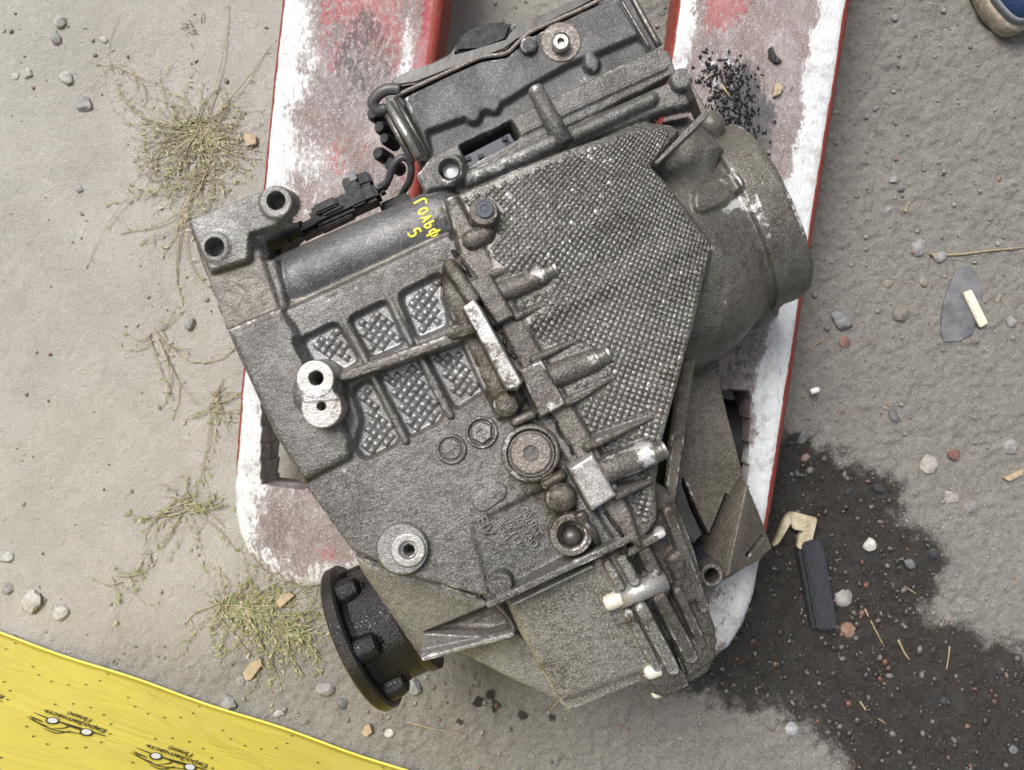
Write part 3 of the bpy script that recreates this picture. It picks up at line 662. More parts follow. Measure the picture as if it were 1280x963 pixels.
# ribs around the pockets
bar((428, 471), (596, 412), 6, .3345, .3365, None, 3, .003, 'cast_strip', L_HOUS)
for a, b in (((424, 388), (457, 452)), ((482, 366), (514, 430)), ((466, 472), (507, 552)), ((524, 444), (563, 520))): bar(a, b, 4.5, .3215, .3255, None, 2, .003, 'cast', L_HOUS)


# --- screw bosses across the joint
BOSS = [([(584, 352), (613, 342), (643, 395), (622, 406)], .340, ((622, 366), (676, 345)), 14, ((616, 343), (668, 321)), ((646, 396), (713, 363))),
        ([(648, 463), (677, 450), (707, 505), (676, 523)], .342, ((686, 473), (742, 451)), 16, ((668, 449), (745, 415)), ((708, 504), (780, 465))),
        ([(711, 586), (741, 567), (771, 620), (740, 640)], .346, ((752, 593), (812, 570)), 17, ((736, 559), (815, 522)), ((772, 621), (814, 602)))]
for i, (bp, z, cy, r, r1, r2) in enumerate(BOSS):
    l = lab('screw_boss', 'machined' if i == 2 else 'cast_strip', L_GEAR); G.add(bp, z, .0025, l, .003, 14)
    l2 = lab('screw_tunnel', 'cast_strip', L_GEAR); G.seg(cy[0], cy[1], r, r - 1, z - .003, z - .008, l2, .003, 6)
    for rr_ in (r1, r2): l3 = lab('rib', 'cast_strip', L_GEAR); G.seg(rr_[0], rr_[1], 5, 2.5, z - .006, .323, l3, .003, 5)
# small boss near the upper joint, bump beside it
L_SB = lab('screw_boss', 'cast_strip', L_GEAR); G.circ((605, 264), 18, .341, .001, L_SB); G.seg((590, 298), (606, 290), 13, 12, .338, .336, L_FLG, .003)
# tall bracket wall with bright top
L_WALL = lab('bracket_wall', 'cast_strip', L_HOUS)
G.add([(556, 330), (576, 318), (602, 352), (606, 404), (640, 462), (656, 498), (646, 520), (622, 524), (613, 505), (575, 420), (552, 368)], .335, .007, L_WALL, .004, 6)
G.add([(579, 383), (592, 375), (600, 384), (650, 478), (646, 487), (633, 487)], .362, .0015, L_WALL, .004, 14)
G.circ((632, 505), 16, .342, .006, L_WALL, .003)
bar((562, 332), (590, 372), 9, .344, .346, L_WALL, 3)
bar((566, 415), (595, 408), 8, .343, .352, L_WALL, 2)
L_TOPW = lab('worn_edge', 'machined', L_HOUS); G.add([(578, 384), (592, 374), (600, 384), (652, 478), (647, 486), (634, 487)], .3638, .0010, L_TOPW, 0)
# plug seat, discs, slots, machined pads
L_SEAT = lab('plug_seat', 'cast_strip', L_HOUS); G.circ((664, 567), 37, .332, .003, L_SEAT, .003); G.hole((664, 567), 31, .328, L_SEAT)
G.seg((645, 527), (665, 518), 6, 6, .334, .334, L_SEAT, .002); G.seg((683, 606), (701, 596), 7, 7, .334, .334, L_SEAT, .002); G.circ((702, 624), 20, .336, .009, L_FLG, .004)
L_DISC = lab('date_disc', 'cast', L_HOUS); G.circ((602, 541), 20, .3245, .0008, L_DISC, 0); G.hole((602, 541), 17.5, .3215, L_DISC)
n6 = [(602 + 14 * math.cos(math.radians(60 * i + 26)), 541 + 14 * math.sin(math.radians(60 * i + 26))) for i in range(6)]
L_HEX = lab('raised_hexagon', 'cast_pale', L_HOUS); G.add(n6, .3248, .0008, L_HEX, 0)
L_DISC2 = lab('date_disc', 'cast', L_HOUS); G.circ((564, 562), 19, .3242, .0008, L_DISC2, 0); G.hole((564, 562), 16, .3222, L_DISC2); G.circ((564, 562), 12.5, .3238, .0006, L_DISC2, 0)
L_SLOT = lab('oval_mark', 'cast', L_HOUS); G.seg((603, 628), (621, 615), 12.5, 12.5, .3235, .3235, L_SLOT, 0, 20, 12); G.seg((603, 628), (621, 615), 0.1, 0.1, .3236, .3236); 
G.hole((622, 615), 9, .3212, L_SLOT); G.circ((622, 615), 8, .3236, .0004, L_SLOT, 0)
L_PAD = lab('drilled_pad', 'machined', L_HOUS)
G.circ((397, 490), 34, .334, .008, L_HOUS, .004, 4)
G.circ((394, 474), 24, .344, .001, L_PAD); G.circ((402, 510), 26, .344, .001, L_PAD); G.add([(373, 486), (414, 482), (424, 500), (380, 504)], .344, .001, L_PAD)
G.hole((395, 473), 9.5, .30, L_PAD); G.hole((402, 508), 6, .325, L_PAD)
L_PAD2 = lab('drilled_pad', 'cast_pale', L_HOUS); G.circ((503, 687), 34, .324, .003, L_HOUS, .002, 4); G.circ((503, 687), 32, .3285, .001, L_PAD2); L_PAD3 = lab('bored_ring', 'machined', L_HOUS); G.circ((510, 688), 21.5, .3305, .0008, L_PAD3); G.hole((510, 688), 12, .326, L_PAD3); G.hole((511, 688), 8, .295, L_PAD3)
L_DOT = lab('round_pad', 'cast', L_HOUS); G.circ((625, 731), 15.5, .331, .001, L_DOT)
L_RING = lab('bolt_seat', 'cast_strip', L_HOUS); G.circ((714, 669), 27, .336, .0015, L_RING, .003); G.hole((714, 669), 18, .324, L_RING)
# bores of the lug and of the cover bracket
G.hole((345, 251), 12, .318, L_LUG); G.hole((268, 309), 12.5, .318, L_LUG)
G.hole((562, 212), 14, .304, L_SHELF)
# round cap and bump beside the cover corner
L_CAP = lab('round_cap', 'cast', L_GEAR); G.circ((853, 98), 14, .311, .003, L_CAP); G.circ((891, 152), 20, .258, .014, L_DOME, .010)
G.add([(826, 150), (864, 142), (893, 166), (908, 182), (890, 220), (846, 236), (818, 206)], .276, .012, L_DOME, .012)
G.cut([(843, 118), (858, 110), (872, 128), (855, 134)], .24, .001, None, 0, 40)
# standoffs on the cover
G.circ((661, 55), 11, .294, .003, L_COVER)

# --- dirt and wear that have a shape of their own
for b in [(560, 345, 26, .8), (580, 400, 18, .8), (606, 450, 22, .9), (622, 490, 26, .9), (600, 415, 16, .5), (520, 440, 30, .3, 4, -.37), (440, 478, 26, .4), (425, 500, 20, .5), (664, 607, 20, .55), (694, 600, 22, .8),
          (695, 640, 22, .8), (640, 600, 16, .3), (860, 470, 40, .6), (845, 560, 40, .5), (900, 560, 40, .3), (930, 680, 40, .35), (920, 410, 60, .22), (840, 640, 30, .6), (700, 850, 60, .3), (790, 790, 30, .5), (850, 790, 40, .4),
          (400, 640, 40, .1), (590, 770, 40, .2), (830, 720, 40, .5), (760, 700, 20, .4), (700, 500, 20, .2), (300, 360, 26, .35), (345, 330, 20, .3), (545, 270, 16, .4), (580, 300, 20, .35), (470, 345, 60, .35, 6, -.45), (740, 340, 60, .12), (850, 240, 30, .2)]:
    G.blob('grime', b[0], b[1], b[2], b[3], .32, b[4] if len(b) > 4 else 1., b[5] if len(b) > 5 else 0.)
for b in [(915, 208, 18, .3, 2, .5), (940, 240, 30, .3, 2, .8), (900, 232, 24, .3, 2, -.4), (925, 252, 14, .45, 2, -.4), (920, 372, 8, .5, 3, 1.2), (650, 265, 90, .12), (830, 170, 40, .15), (640, 200, 60, .25, 5, -.42), (690, 360, 50, .15), (720, 440, 60, .14),
          (600, 212, 60, .2, 5, -.45), (430, 590, 30, .35, 5, -.45), (590, 470, 26, .35), (565, 450, 20, .25), (672, 345, 9, .5), (736, 450, 9, .45), (806, 572, 16, .6), (828, 668, 8, 1.0), (690, 508, 12, .5), (760, 600, 22, .3), (800, 560, 12, .5),
          (740, 60, 40, .2), (560, 120, 50, .1), (800, 750, 20, .4), (820, 725, 14, .7, 2, -.4), (700, 780, 60, .08)]:
    G.blob('wear_glint', b[0], b[1], b[2], b[3], .32, b[4] if len(b) > 4 else 1., b[5] if len(b) > 5 else 0.)
for p, a, z in (([(903, 204), (924, 206), (946, 235), (963, 268), (969, 297), (962, 297), (946, 264), (926, 257), (902, 263), (922, 246), (934, 236), (914, 216)], .40, .285), ([(916, 366), (922, 352), (924, 354), (920, 374), (914, 380)], .4, .27), ([(925, 310), (927, 310), (934, 362), (931, 366)], .32, .27), ([(284, 413), (350, 386), (351, 389), (284, 417)], .42, .326), ([(362, 396), (560, 308), (561, 311), (363, 400)], .30, .32), ([(640, 748), (780, 680), (781, 683), (642, 752)], .3, .33), ([(898, 303), (861, 440), (858, 440), (895, 303)], .05, .316), ([(536, 188), (640, 150), (700, 108), (745, 84), (745, 90), (640, 158), (542, 200)], .12, .285)):
    G.wpoly('wear_glint', p, a, z, .001)
# rubbed edges: scuffs on convex corners of the casting, with edge highlights painted in
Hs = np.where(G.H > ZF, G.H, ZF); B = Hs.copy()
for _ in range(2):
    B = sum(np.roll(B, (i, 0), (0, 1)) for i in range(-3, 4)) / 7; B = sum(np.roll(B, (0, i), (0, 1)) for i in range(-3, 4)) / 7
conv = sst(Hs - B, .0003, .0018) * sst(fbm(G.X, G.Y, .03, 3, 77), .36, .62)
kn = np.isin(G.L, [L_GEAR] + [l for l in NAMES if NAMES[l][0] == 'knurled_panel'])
G.A['wear_glint'] = np.clip(G.A['wear_glint'] + np.where(kn, .25, np.where(np.isin(G.L, [L_LUG, L_PAD, L_PAD2, L_PAD3, L_SB]), .15, .48)) * conv, 0, 1.2)
patch = fbm(G.X, G.Y, .07, 4, 78)
G.A['wear_glint'] += np.where(kn, .34 * sst(patch, .50, .70) * fbm(G.X, G.Y, .0035, 2, 79), 0)
G.A['grime'] += (.20 * sst(fbm(G.X, G.Y, .10, 4, 80), .52, .70) * ~np.isin(G.L, [L_END, L_WEB, L_COVER])).astype(np.float32)
zb_ = lambda X, Y: ZF + .0025 + 0 * X
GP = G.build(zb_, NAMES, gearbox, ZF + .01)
def studs(poly, z, p_px, lat, labs, parent, mat, h, kb, kt, seed, glint=0.):
    """cast-in diamond studs: one truncated pyramid for each lattice cell, seated on the casting"""
    P = [W(x, y, z) for x, y in poly]; p = PX(p_px, z); xs = [q.x for q in P]; ys = [q.y for q in P]; r_ = np.random.default_rng(seed)
    if len(lat) == 3:
        C_ = W(lat[0], lat[1], z); R0 = PX(lat[2], z); f = lambda a, b: (C_.x + b * p * np.cos(a * p / R0), C_.y + b * p * np.sin(a * p / R0))
        inv = lambda x, y: (math.atan2(y - C_.y, x - C_.x) * R0 / p, math.hypot(x - C_.x, y - C_.y) / p)
    else:
        c, s_ = math.cos(lat[0]), math.sin(lat[0]); f = lambda a, b: ((c * a - s_ * b) * p, (s_ * a + c * b) * p); inv = lambda x, y: ((c * x + s_ * y) / p, (-s_ * x + c * y) / p)
    cs = [inv(x, y) for x in np.linspace(min(xs), max(xs), 12) for y in np.linspace(min(ys), max(ys), 12)]
    A, B = np.meshgrid(np.arange(math.floor(min(c_[0] for c_ in cs)), math.ceil(max(c_[0] for c_ in cs)) + 1), np.arange(math.floor(min(c_[1] for c_ in cs)), math.ceil(max(c_[1] for c_ in cs)) + 1)); A = A.ravel().astype(float); B = B.ravel().astype(float)
    X, Y = f(A, B); keep = sdf(X, Y, P) > p * .12; A, B = A[keep], B[keep]
    def samp(x, y):
        u, v = G.uv(x + 0., y + 0.); i = np.clip(np.round((v - G.v0) / G.cell).astype(int), 0, G.H.shape[0] - 1); j = np.clip(np.round((u - G.u0) / G.cell).astype(int), 0, G.H.shape[1] - 1); return G.H[i, j], G.L[i, j], i, j
    bx, tx, ok = [], [], np.ones(len(A), bool); hs = []
    jit = r_.uniform(-.03, .03, (2, len(A)))
    for da, db in ((-.5, -.5), (.5, -.5), (.5, .5), (-.5, .5)):
        x, y = f(A + da * kb, B + db * kb); hh, ll, _, _ = samp(x, y); ok &= np.isin(ll, labs); hs.append(hh); bx.append((x, y, hh))
        x2, y2 = f(A + da * kt + jit[0], B + db * kt + jit[1]); tx.append((x2, y2))
    ok &= (np.ptp(np.array(hs), axis=0) < .0042); hv = h * r_.uniform(.8, 1.15, len(A)); x0, y0 = f(A, B); _, _, ii, jj = samp(x0, y0)
    V = np.concatenate([np.stack([np.stack([b[0], b[1], b[2] - .0003], -1) for b in bx], 1), np.stack([np.stack([q[0], q[1], b[2] + hv], -1) for q, b in zip(tx, bx)], 1)], 1)[ok]; n = len(V)
    base = np.array([(4, 5, 6, 7), (0, 1, 5, 4), (1, 2, 6, 5), (2, 3, 7, 6), (3, 0, 4, 7)]); Q = (base[None] + (np.arange(n) * 8)[:, None, None]).reshape(-1, 4)
    pt = fbm(x0, y0, .05, 3, 78)[ok]; wv = G.A['wear_glint'][ii, jj][ok] + glint * (r_.random(n) < .14 + .5 * sst(pt, .48, .66)) * r_.random(n); gv = G.A['grime'][ii, jj][ok]  # random studs get glints painted in as brighter colour
    o = mesh_np('knurl_studs', V.reshape(-1, 3), Q, M[mat], parent, {'wear_glint': np.repeat(wv, 8), 'grime': np.repeat(gv, 8)}, False); o['kind'] = 'stuff'; return o
studs([(572, 252), (640, 222), (740, 182), (812, 150), (850, 147), (820, 203), (856, 247), (868, 265), (898, 303), (872, 398), (850, 475), (830, 550), (822, 612), (812, 655), (795, 678), (745, 545), (705, 492), (618, 340)], .324, 7.0, (1002, -142, 600), [L_GEAR], GP[L_GEAR], 'cast_knurl', .0008, .98, .87, 3, .34)
for i, p in enumerate(POCK):
    l = [k for k in NAMES if NAMES[k][0] == 'knurled_panel'][i]
    studs(p, .3145, 9.4, (math.radians(-36),), [l], GP[L_HOUS], 'cast_panel', .0009, .985, .90, 10 + i, .12)

# ------------------------------------------------------------------ gearbox: separate fittings
H_, D_ = GP[L_HOUS], GP[L_GEAR]; CV = GP[L_COVER]
Uw = Vector((math.cos(GA), math.sin(GA), 0)); Vw = Vector((math.sin(GA), -math.cos(GA), 0)); Zw = Vector((0, 0, 1))
def sf(px, py, off=0.): z = G.surf(px, py) + off; return W(px, py, z)
def hexdisc(name, px, py, z, h, r, rh, depth, mat, parent, rot=.2, cham=.15, n=36):
    """round head with a hexagon socket; px radii"""
    c = W(px, py, z); R = PX(r, z); Rh = PX(rh, z); bm = bmesh.new(); V = []
    def ring(f, zz): return [bm.verts.new((c.x + f(2 * math.pi * i / n) * math.cos(2 * math.pi * i / n), c.y + f(2 * math.pi * i / n) * math.sin(2 * math.pi * i / n), zz)) for i in range(n)]
    hexr = lambda th: Rh * math.cos(math.pi / 6) / math.cos(((th + rot) % (math.pi / 3)) - math.pi / 6)
    rs = [ring(lambda t_: R, z - h), ring(lambda t_: R, z - R * cham), ring(lambda t_: R * (1 - cham), z), ring(hexr, z), ring(hexr, z - depth)]
    for A, B in zip(rs, rs[1:]):
        for i in range(n): bm.faces.new((A[i], A[(i + 1) % n], B[(i + 1) % n], B[i]))
    bm.faces.new(rs[-1]); return mkbm(name, bm, mat, parent, True, 30)
# drain plug with groove ring
z = .3335; R = PX(29.5, z)
lathe('plug_collar', W(664, 567, z - .006), Zw, [(0, R * 1.0), (.0055, R * 1.0), (.006, R * .97), (.006, R * .90), (.0045, R * .885), (.0045, R * .84)], M['steel_dark'], gearbox, 48)
hexdisc('drain_plug', 664, 567, .3338, .007, 25.5, 11.5, .005, M['plug'], gearbox, .45, .06, 48)
# washer and socket bolt on the cover
lathe('washer', W(701, 54, .2865), Zw, [(0, PX(25, .29)), (.002, PX(25, .29)), (.0026, PX(24, .29)), (.0026, PX(12, .29)), (0, PX(12, .29))], M['plug'], CV, 40)
hexdisc('socket_bolt', 701, 52, .297, .009, 11.5, 5, .004, M['steel'], CV, .1, .2)
# inset disc near the joint, ball headed bolt, cream dowels
lathe('inset_disc', W(606, 263, .3395), Zw, [(0, PX(11, .34)), (.0026, PX(11, .34)), (.003, PX(10, .34)), (.003, PX(6, .34)), (.0022, PX(5.5, .34)), (.0022, PX(3, .34)), (.003, PX(2.5, .34)), (.003, 0)], M['blue_window'], GP[L_SB], 32)
lathe('round_bolt', W(714, 669, .322), Zw, [(0, PX(13.5, .33)), (.004, PX(13.5, .33)), (.0075, PX(12, .33)), (.0105, PX(8.5, .33)), (.012, PX(4, .33)), (.0122, 0)], M['steel_dark'], gearbox, 32)
for i, (bp, z, cy, r, r1, r2) in enumerate(BOSS):
    e = Vector(cy[1]); a = Vector(cy[0]); dr = (e - a).normalized(); zz = z - .0145; pr = [(0, PX(r * .75, zz))]
    for k in range(4): pr += [(.0012 + k * .0022, PX(r * .78, zz)), (.0022 + k * .0022, PX(r * .66, zz))]
    pr += [(.0105, PX(r * .7, zz)), (.0115, PX(r * .5, zz)), (.0115, 0)]
    lathe('screw_tip', W(e.x + 3 * dr.x, e.y + 3 * dr.y, zz), Uw, pr, M['steel'], gearbox, 24)
# dowel boss across the lower joint and cream plastic caps
for (p0, r, L, z, tilt) in (((770, 750), 10.5, .010, .302, 0), ((819, 838), 9, .009, .272, 0), ((826, 864), 7, .008, .256, 0)):
    R = PX(r, z); lathe('dowel_cap', W(*p0, z), W(772, 749, .3) - W(832, 726, .3), [(-.004, R), (L * .55, R), (L * .85, R * .82), (L, R * .45), (L, 0)], M['cap'], gearbox, 24)
V_, F_ = tube_geo([W(772, 749, .300), W(800, 738, .301), W(832, 726, .299)], [PX(13, .3), PX(13.5, .3), PX(13, .3)], 28); mk('dowel_boss', V_, F_, M['machined'], gearbox)
me = gearbox.children[-1].data
# sealant squeezed out of the joint
for path in ([(604, 402), (618, 409), (628, 418), (634, 436), (644, 448)], [(686, 520), (694, 526), (700, 542), (712, 556), (716, 568)], [(757, 640), (765, 652), (778, 670), (783, 690), (790, 702)], [(792, 700), (798, 716)], [(814, 748), (824, 768), (832, 784)], [(836, 798), (846, 818), (856, 842)], [(566, 314), (578, 332), (588, 346)]):
    pts = smooth_path([sf(x, y, -.0002) for x, y in path], 5)
    tube('sealant_bead', pts, [random.uniform(.0010, .0020) for _ in pts], M['sealant'], gearbox, 8)
pts = smooth_path([sf(724, 641, .002), sf(731, 653, .001), sf(740, 664, .001), sf(746, 677, .001)], 4)
tube('metal_slug', pts, [.0045] * 4 + [.0032] * 4 + [.0036] * (len(pts) - 8), M['steel_dark'], gearbox, 10)
# thin angled lip between the case and the dome
prism('thin_lip', [(862, 108), (866, 106), (885, 140), (884, 147), (822, 206), (817, 203), (878, 142)], .3215, .298, M['steel_dark'], gearbox, .0006, 1)
# steel pan that closes the control unit: dark strip along its upper edge
prism('pan_edge', [(487, 101), (494, 108), (520, 104), (560, 86), (600, 69), (630, 63), (645, 49), (660, 38), (690, 24), (722, 9), (752, -4), (748, -12), (715, 1), (690, 13), (668, 22), (645, 29), (634, 52), (600, 60), (566, 68), (545, 78), (520, 86), (500, 94)], .2885, .250, M['pan'], CV, .0015)
prism('pan_corner', [(566, 68), (572, 50), (584, 37), (606, 28), (634, 25), (642, 31), (634, 52), (600, 60)], .276, .245, M['rubber'], CV, .003)
tube('gasket_bead', smooth_path([W(497, 119, .2885), W(530, 104, .289), W(565, 88, .289), W(602, 72, .289), W(632, 67, .289), W(647, 54, .289), W(662, 41, .289), W(692, 27, .289), W(730, 10, .289), W(754, -2, .289)], 5), .0017, M['plug'], CV, 8)
tube('clip_wire', smooth_path([W(790, -4, .285), W(806, 26, .288), W(824, 58, .288)], 4), .0028, M['steel_dark'], CV, 8)
tube('clip_wire', smooth_path([W(776, 0, .290), W(793, 28, .292), W(813, 62, .292)], 4), .0015, M['steel_dark'], CV, 8)
# rods and hook at the left end of the cover
tube('clamp_rod', [W(486, 130, .288), W(524, 196, .290)], .0034, M['steel'], CV, 12)
tube('clamp_rod', [W(478, 132, .280), W(516, 203, .282)], .0026, M['steel_dark'], CV, 12)
tube('clamp_rod', [W(494, 122, .286), W(535, 194, .288)], .0018, M['steel_dark'], CV, 10)
tube('hook', smooth_path([W(500, 112, .288), W(484, 112, .288), W(472, 119, .286), W(466, 129, .284), W(472, 138, .282), W(482, 136, .281)], 5), .0046, M['pan'], CV, 12)
for (x, y, r, z) in ((479, 152, 9, .262), (488, 168, 9, .262), (494, 182, 8, .262), (486, 200, 9, .255), (500, 212, 9, .25)):
    lathe('terminal', W(x, y, z - .02), (-.35, .05, 1), [(0, PX(r, z)), (.016, PX(r, z)), (.02, PX(r * .7, z)), (.02, 0)], M['rubber'], CV, 16)
# dark window with the terminals behind the ledge
prism('inspection_window', [(579, 196), (637, 166), (647, 183), (588, 215)], .2895, .262, M['blue_window'], CV, .0006, 1)
for x, y in ((584, 199), (630, 174), (634, 180), (600, 196)): prism('window_tab', [(x - 3, y - 2), (x + 4, y - 4), (x + 5, y + 1), (x - 2, y + 3)], .2915, .285, M['rubber'], CV, .0003, 1)
lathe('bore_liner', W(563, 213, .304), Zw, [(0, PX(11, .31)), (.0015, PX(11, .31)), (.002, PX(9, .31)), (.002, 0)], M['white_in'], CV, 24)
# peg boss on the ledge
V_, F_ = tube_geo([W(671, 115, .300), W(684, 140, .302), W(705, 180, .306)], [PX(10.5, .3), PX(11, .3), PX(13, .3)], 24); mk('peg', V_, F_, GP[L_SHELF].data.materials[0], CV)
lathe('peg_tip', W(672, 117, .300), W(671, 115, .3) - W(705, 180, .306), [(0, PX(10.8, .3)), (.003, PX(10.5, .3)), (.005, PX(9, .3)), (.006, 0)], M['steel'], CV, 24)
for nm in ('peg', 'dowel_boss'):
    me = bpy.data.objects[nm].data; attr(me, 'grime', np.zeros(len(me.vertices)) + .1); attr(me, 'wear_glint', np.zeros(len(me.vertices)) + .05)
# plug connector with its two cables
prism('socket_block', [(306, 288), (352, 272), (372, 280), (356, 296), (346, 326), (322, 322)], .262, .215, M['rubber'], gearbox, .001)  # black block added to cover the pale fork below the connector
con = M['rubber']
lathe('sensor_socket', W(338, 304, .262), W(372, 288, .27) - W(338, 304, .262), [(0, .004), (0, PX(12, .27)), (.018, PX(12, .27)), (.019, PX(10, .27)), (.032, PX(9, .27))], con, gearbox, 24)
def box_px(name, a, b, wpx, z1, z0, mat, parent, bev=.0015):
    a = Vector(a); b = Vector(b); d = (b - a).normalized(); n = Vector((-d.y, d.x)) * wpx / 2
    return prism(name, [tuple(a + n), tuple(b + n), tuple(b - n), tuple(a - n)], z1, z0, mat, parent, bev)
box_px('connector_neck', (366, 292), (398, 276), 17, .276, .255, con, gearbox, .004)
cb = box_px('connector_body', (388, 273), (470, 236), 24, .282, .256, con, gearbox, .003)
box_px('connector_latch', (392, 263), (420, 250), 12, .287, .280, con, cb); box_px('connector_latch', (428, 232), (462, 220), 16, .278, .262, con, cb)
box_px('connector_band', (434, 246), (452, 238), 30, .2855, .256, con, cb); box_px('connector_tab', (436, 222), (444, 218), 12, .282, .27, M['blue_window'], cb, .0005)
box_px('connector_rib', (404, 268), (428, 257), 4, .2845, .28, con, cb, .0008); box_px('connector_key', (398, 286), (440, 266), 7, .277, .262, con, cb, .001)
box_px('cable_gland', (468, 238), (482, 231), 12, .275, .262, con, gearbox, .003)
tube('cable', smooth_path([W(478, 233, .270), W(486, 224, .274), W(491, 208, .280), W(500, 198, .282), W(509, 199, .281), W(514, 209, .278), W(512, 226, .270), W(504, 240, .255), W(498, 252, .24)], 6), .0029, M['wire'], gearbox, 10)
tube('cable', smooth_path([W(474, 238, .266), W(484, 231, .268), W(489, 215, .274), W(497, 203, .278)], 6), .0022, M['wire'], gearbox, 10)
box_px('cable_clip', (476, 262), (512, 246), 16, .262, .235, con, gearbox, .002)

# oily black drive flange, lower left
zfl = .19; A0 = W(514, 766, zfl); Ax = -Uw; L0 = (W(446, 801, zfl) - A0).dot(Ax); Rd, Rh = .0665, .0515; th = .0125
fl_ = lathe('drive_flange', A0, Ax, [(0, .03), (0, Rh * .97), (.004, Rh), (L0 - th - .004, Rh * .985), (L0 - th, Rh * 1.04), (L0 - th, Rd - .002), (L0 - th + .002, Rd), (L0 - .002, Rd), (L0, Rd - .002), (L0, Rd * .6), (L0 - .012, Rd * .55), (L0 - .012, 0)], M['blackpart'], gearbox, 64)
for k in range(6):
    an = math.radians(-76 + 60 * k + 16); e = Zw * math.cos(an) + Vw * math.sin(an)
    c = A0 + Ax * (L0 - th + .001) + e * (Rd - .0150)
    lathe('bolt_boss', c, -Ax, [(0, .0118), (.012, .0112), (.017, .0095), (.0195, .006), (.020, 0)], M['blackpart'], fl_, 20)
    c2 = A0 + Ax * (L0 * .36) + e * (Rh - .001)
    tube('web_rib', [c2, c2 + Ax * (L0 * .22), c2 + Ax * (L0 * .45)], [.0028, .004, .006], M['blackpart'], fl_, 10)
lathe('oil_seal', W(520, 762, zfl), Ax, [(0, Rh * 1.06), (.006, Rh * 1.06), (.009, Rh * 1.02), (.009, Rh * .9)], M['blackpart'], gearbox, 48)

# raised lettering in the casting and yellow marker writing
def text(name, body, px, py, size_px, ang_px, mat, parent, z=None, ext=.0005, align='LEFT', M3=None, shear=0, bold=0):
    cu = bpy.data.curves.new(name, 'FONT'); cu.body = body; cu.extrude = ext; cu.align_x = align; cu.align_y = 'CENTER'; cu.resolution_u = 2; cu.shear = shear; cu.offset = bold
    if M3 is None:
        z = G.surf(px, py) if z is None else z; cu.size = PX(size_px, z); p = W(px, py, z); ca, sa = math.cos(ang_px), math.sin(ang_px)
        mw = Matrix(((ca, sa, 0, p.x), (-sa, ca, 0, p.y), (0, 0, 1, p.z), (0, 0, 0, 1)))
    else: mw = M3; cu.size = size_px
    ob = bpy.data.objects.new(name, cu); COL.objects.link(ob); bpy.context.view_layer.update()
    me = bpy.data.meshes.new_from_object(ob.evaluated_get(bpy.context.evaluated_depsgraph_get())); bpy.data.objects.remove(ob); me.transform(mw)
    me.name = name; me.materials.clear(); me.materials.append(mat)
    if 'cast' in mat.name: attr(me, 'grime', np.zeros(len(me.vertices))); attr(me, 'wear_glint', np.zeros(len(me.vertices)) + .1)
    return link(bpy.data.objects.new(name, me), parent)
TA = math.radians(58)
for body, x, y, s in (('GBJSIST', 653, 634, 12.5), ('10F 1AO', 645, 644, 12.5), ('01', 630, 646, 12), ('9 1146', 634, 656, 12.5), ('8UEJ', 622, 654, 12), ('8', 641, 681, 11)): text('raised_lettering', body, x, y, s, TA, M['cast_pale'], H_, None, .0011)
for body, x, y in (('EIV', 600, 646), ('IN', 608, 676), ('M', 618, 694)): text('raised_lettering', body, x, y, 20, math.radians(62), M['cast'], H_, None, .0004)
text('raised_lettering', '22', 602, 541, 16, math.radians(-155), M['cast'], H_, .3249, .0005, 'CENTER')
text('raised_lettering', '5', 676, 497, 17, math.radians(60), M['cast'], H_, None, .0004); text('raised_lettering', '06', 884, 312, 9, math.radians(-20), M['cast_pale'], D_, .323, .0004)
for (a, b) in (((556, 568), (572, 557)), ((572, 557), (566, 556)), ((572, 557), (570, 563)), ((560, 556), (568, 569))): tube('arrow_mark', [sf(*a, .0002), sf(*b, .0002)], .0006, M['cast_pale'], H_, 6)
strokes = {'G': [[(0, 0), (0, 1), (.75, 1)]], 'O': [[(.4, 0), (.05, .3), (.1, .75), (.45, .95), (.75, .6), (.7, .2), (.4, 0)]], 'L': [[(0, 0), (.2, .3), (.38, 1), (.6, .3), (.8, 0)]], 'b': [[(.1, 1), (.1, 0), (.55, .0), (.7, .3), (.5, .5), (.1, .45)]],
           'F': [[(.45, -.2), (.45, 1.2)], [(.45, .15), (.05, .3), (.05, .7), (.45, .85), (.85, .7), (.85, .3), (.45, .15)]], '5': [[(.7, 1), (.15, 1), (.1, .55), (.5, .6), (.75, .35), (.6, .05), (.05, 0)]]}
paint = []
for ch, ox, oy, h in (('G', 517, 255, 15), ('O', 522, 264, 13), ('L', 526, 273, 13), ('b', 531, 281, 13), ('F', 534, 291, 14), ('5', 510, 291, 15)):
    bd = Vector((.43, .90)); ud = Vector((.90, -.43))
    for st_ in strokes[ch]:
        pts = [Vector((ox, oy)) + bd * (a * h * .62) + ud * (b * h) for a, b in st_]
        P3 = smooth_path([Vector((p.x, p.y, 0)) for p in pts], 5); paint.append([sf(p.x, p.y, .0001) for p in P3])
V_, F_ = [], []
for p in paint: tube_geo(p, .00092, 6, V_, F_, flat=.4)
mk('marker_writing', V_, F_, M['paint_yellow'], H_)['label'] = 'yellow hand-painted marker writing'

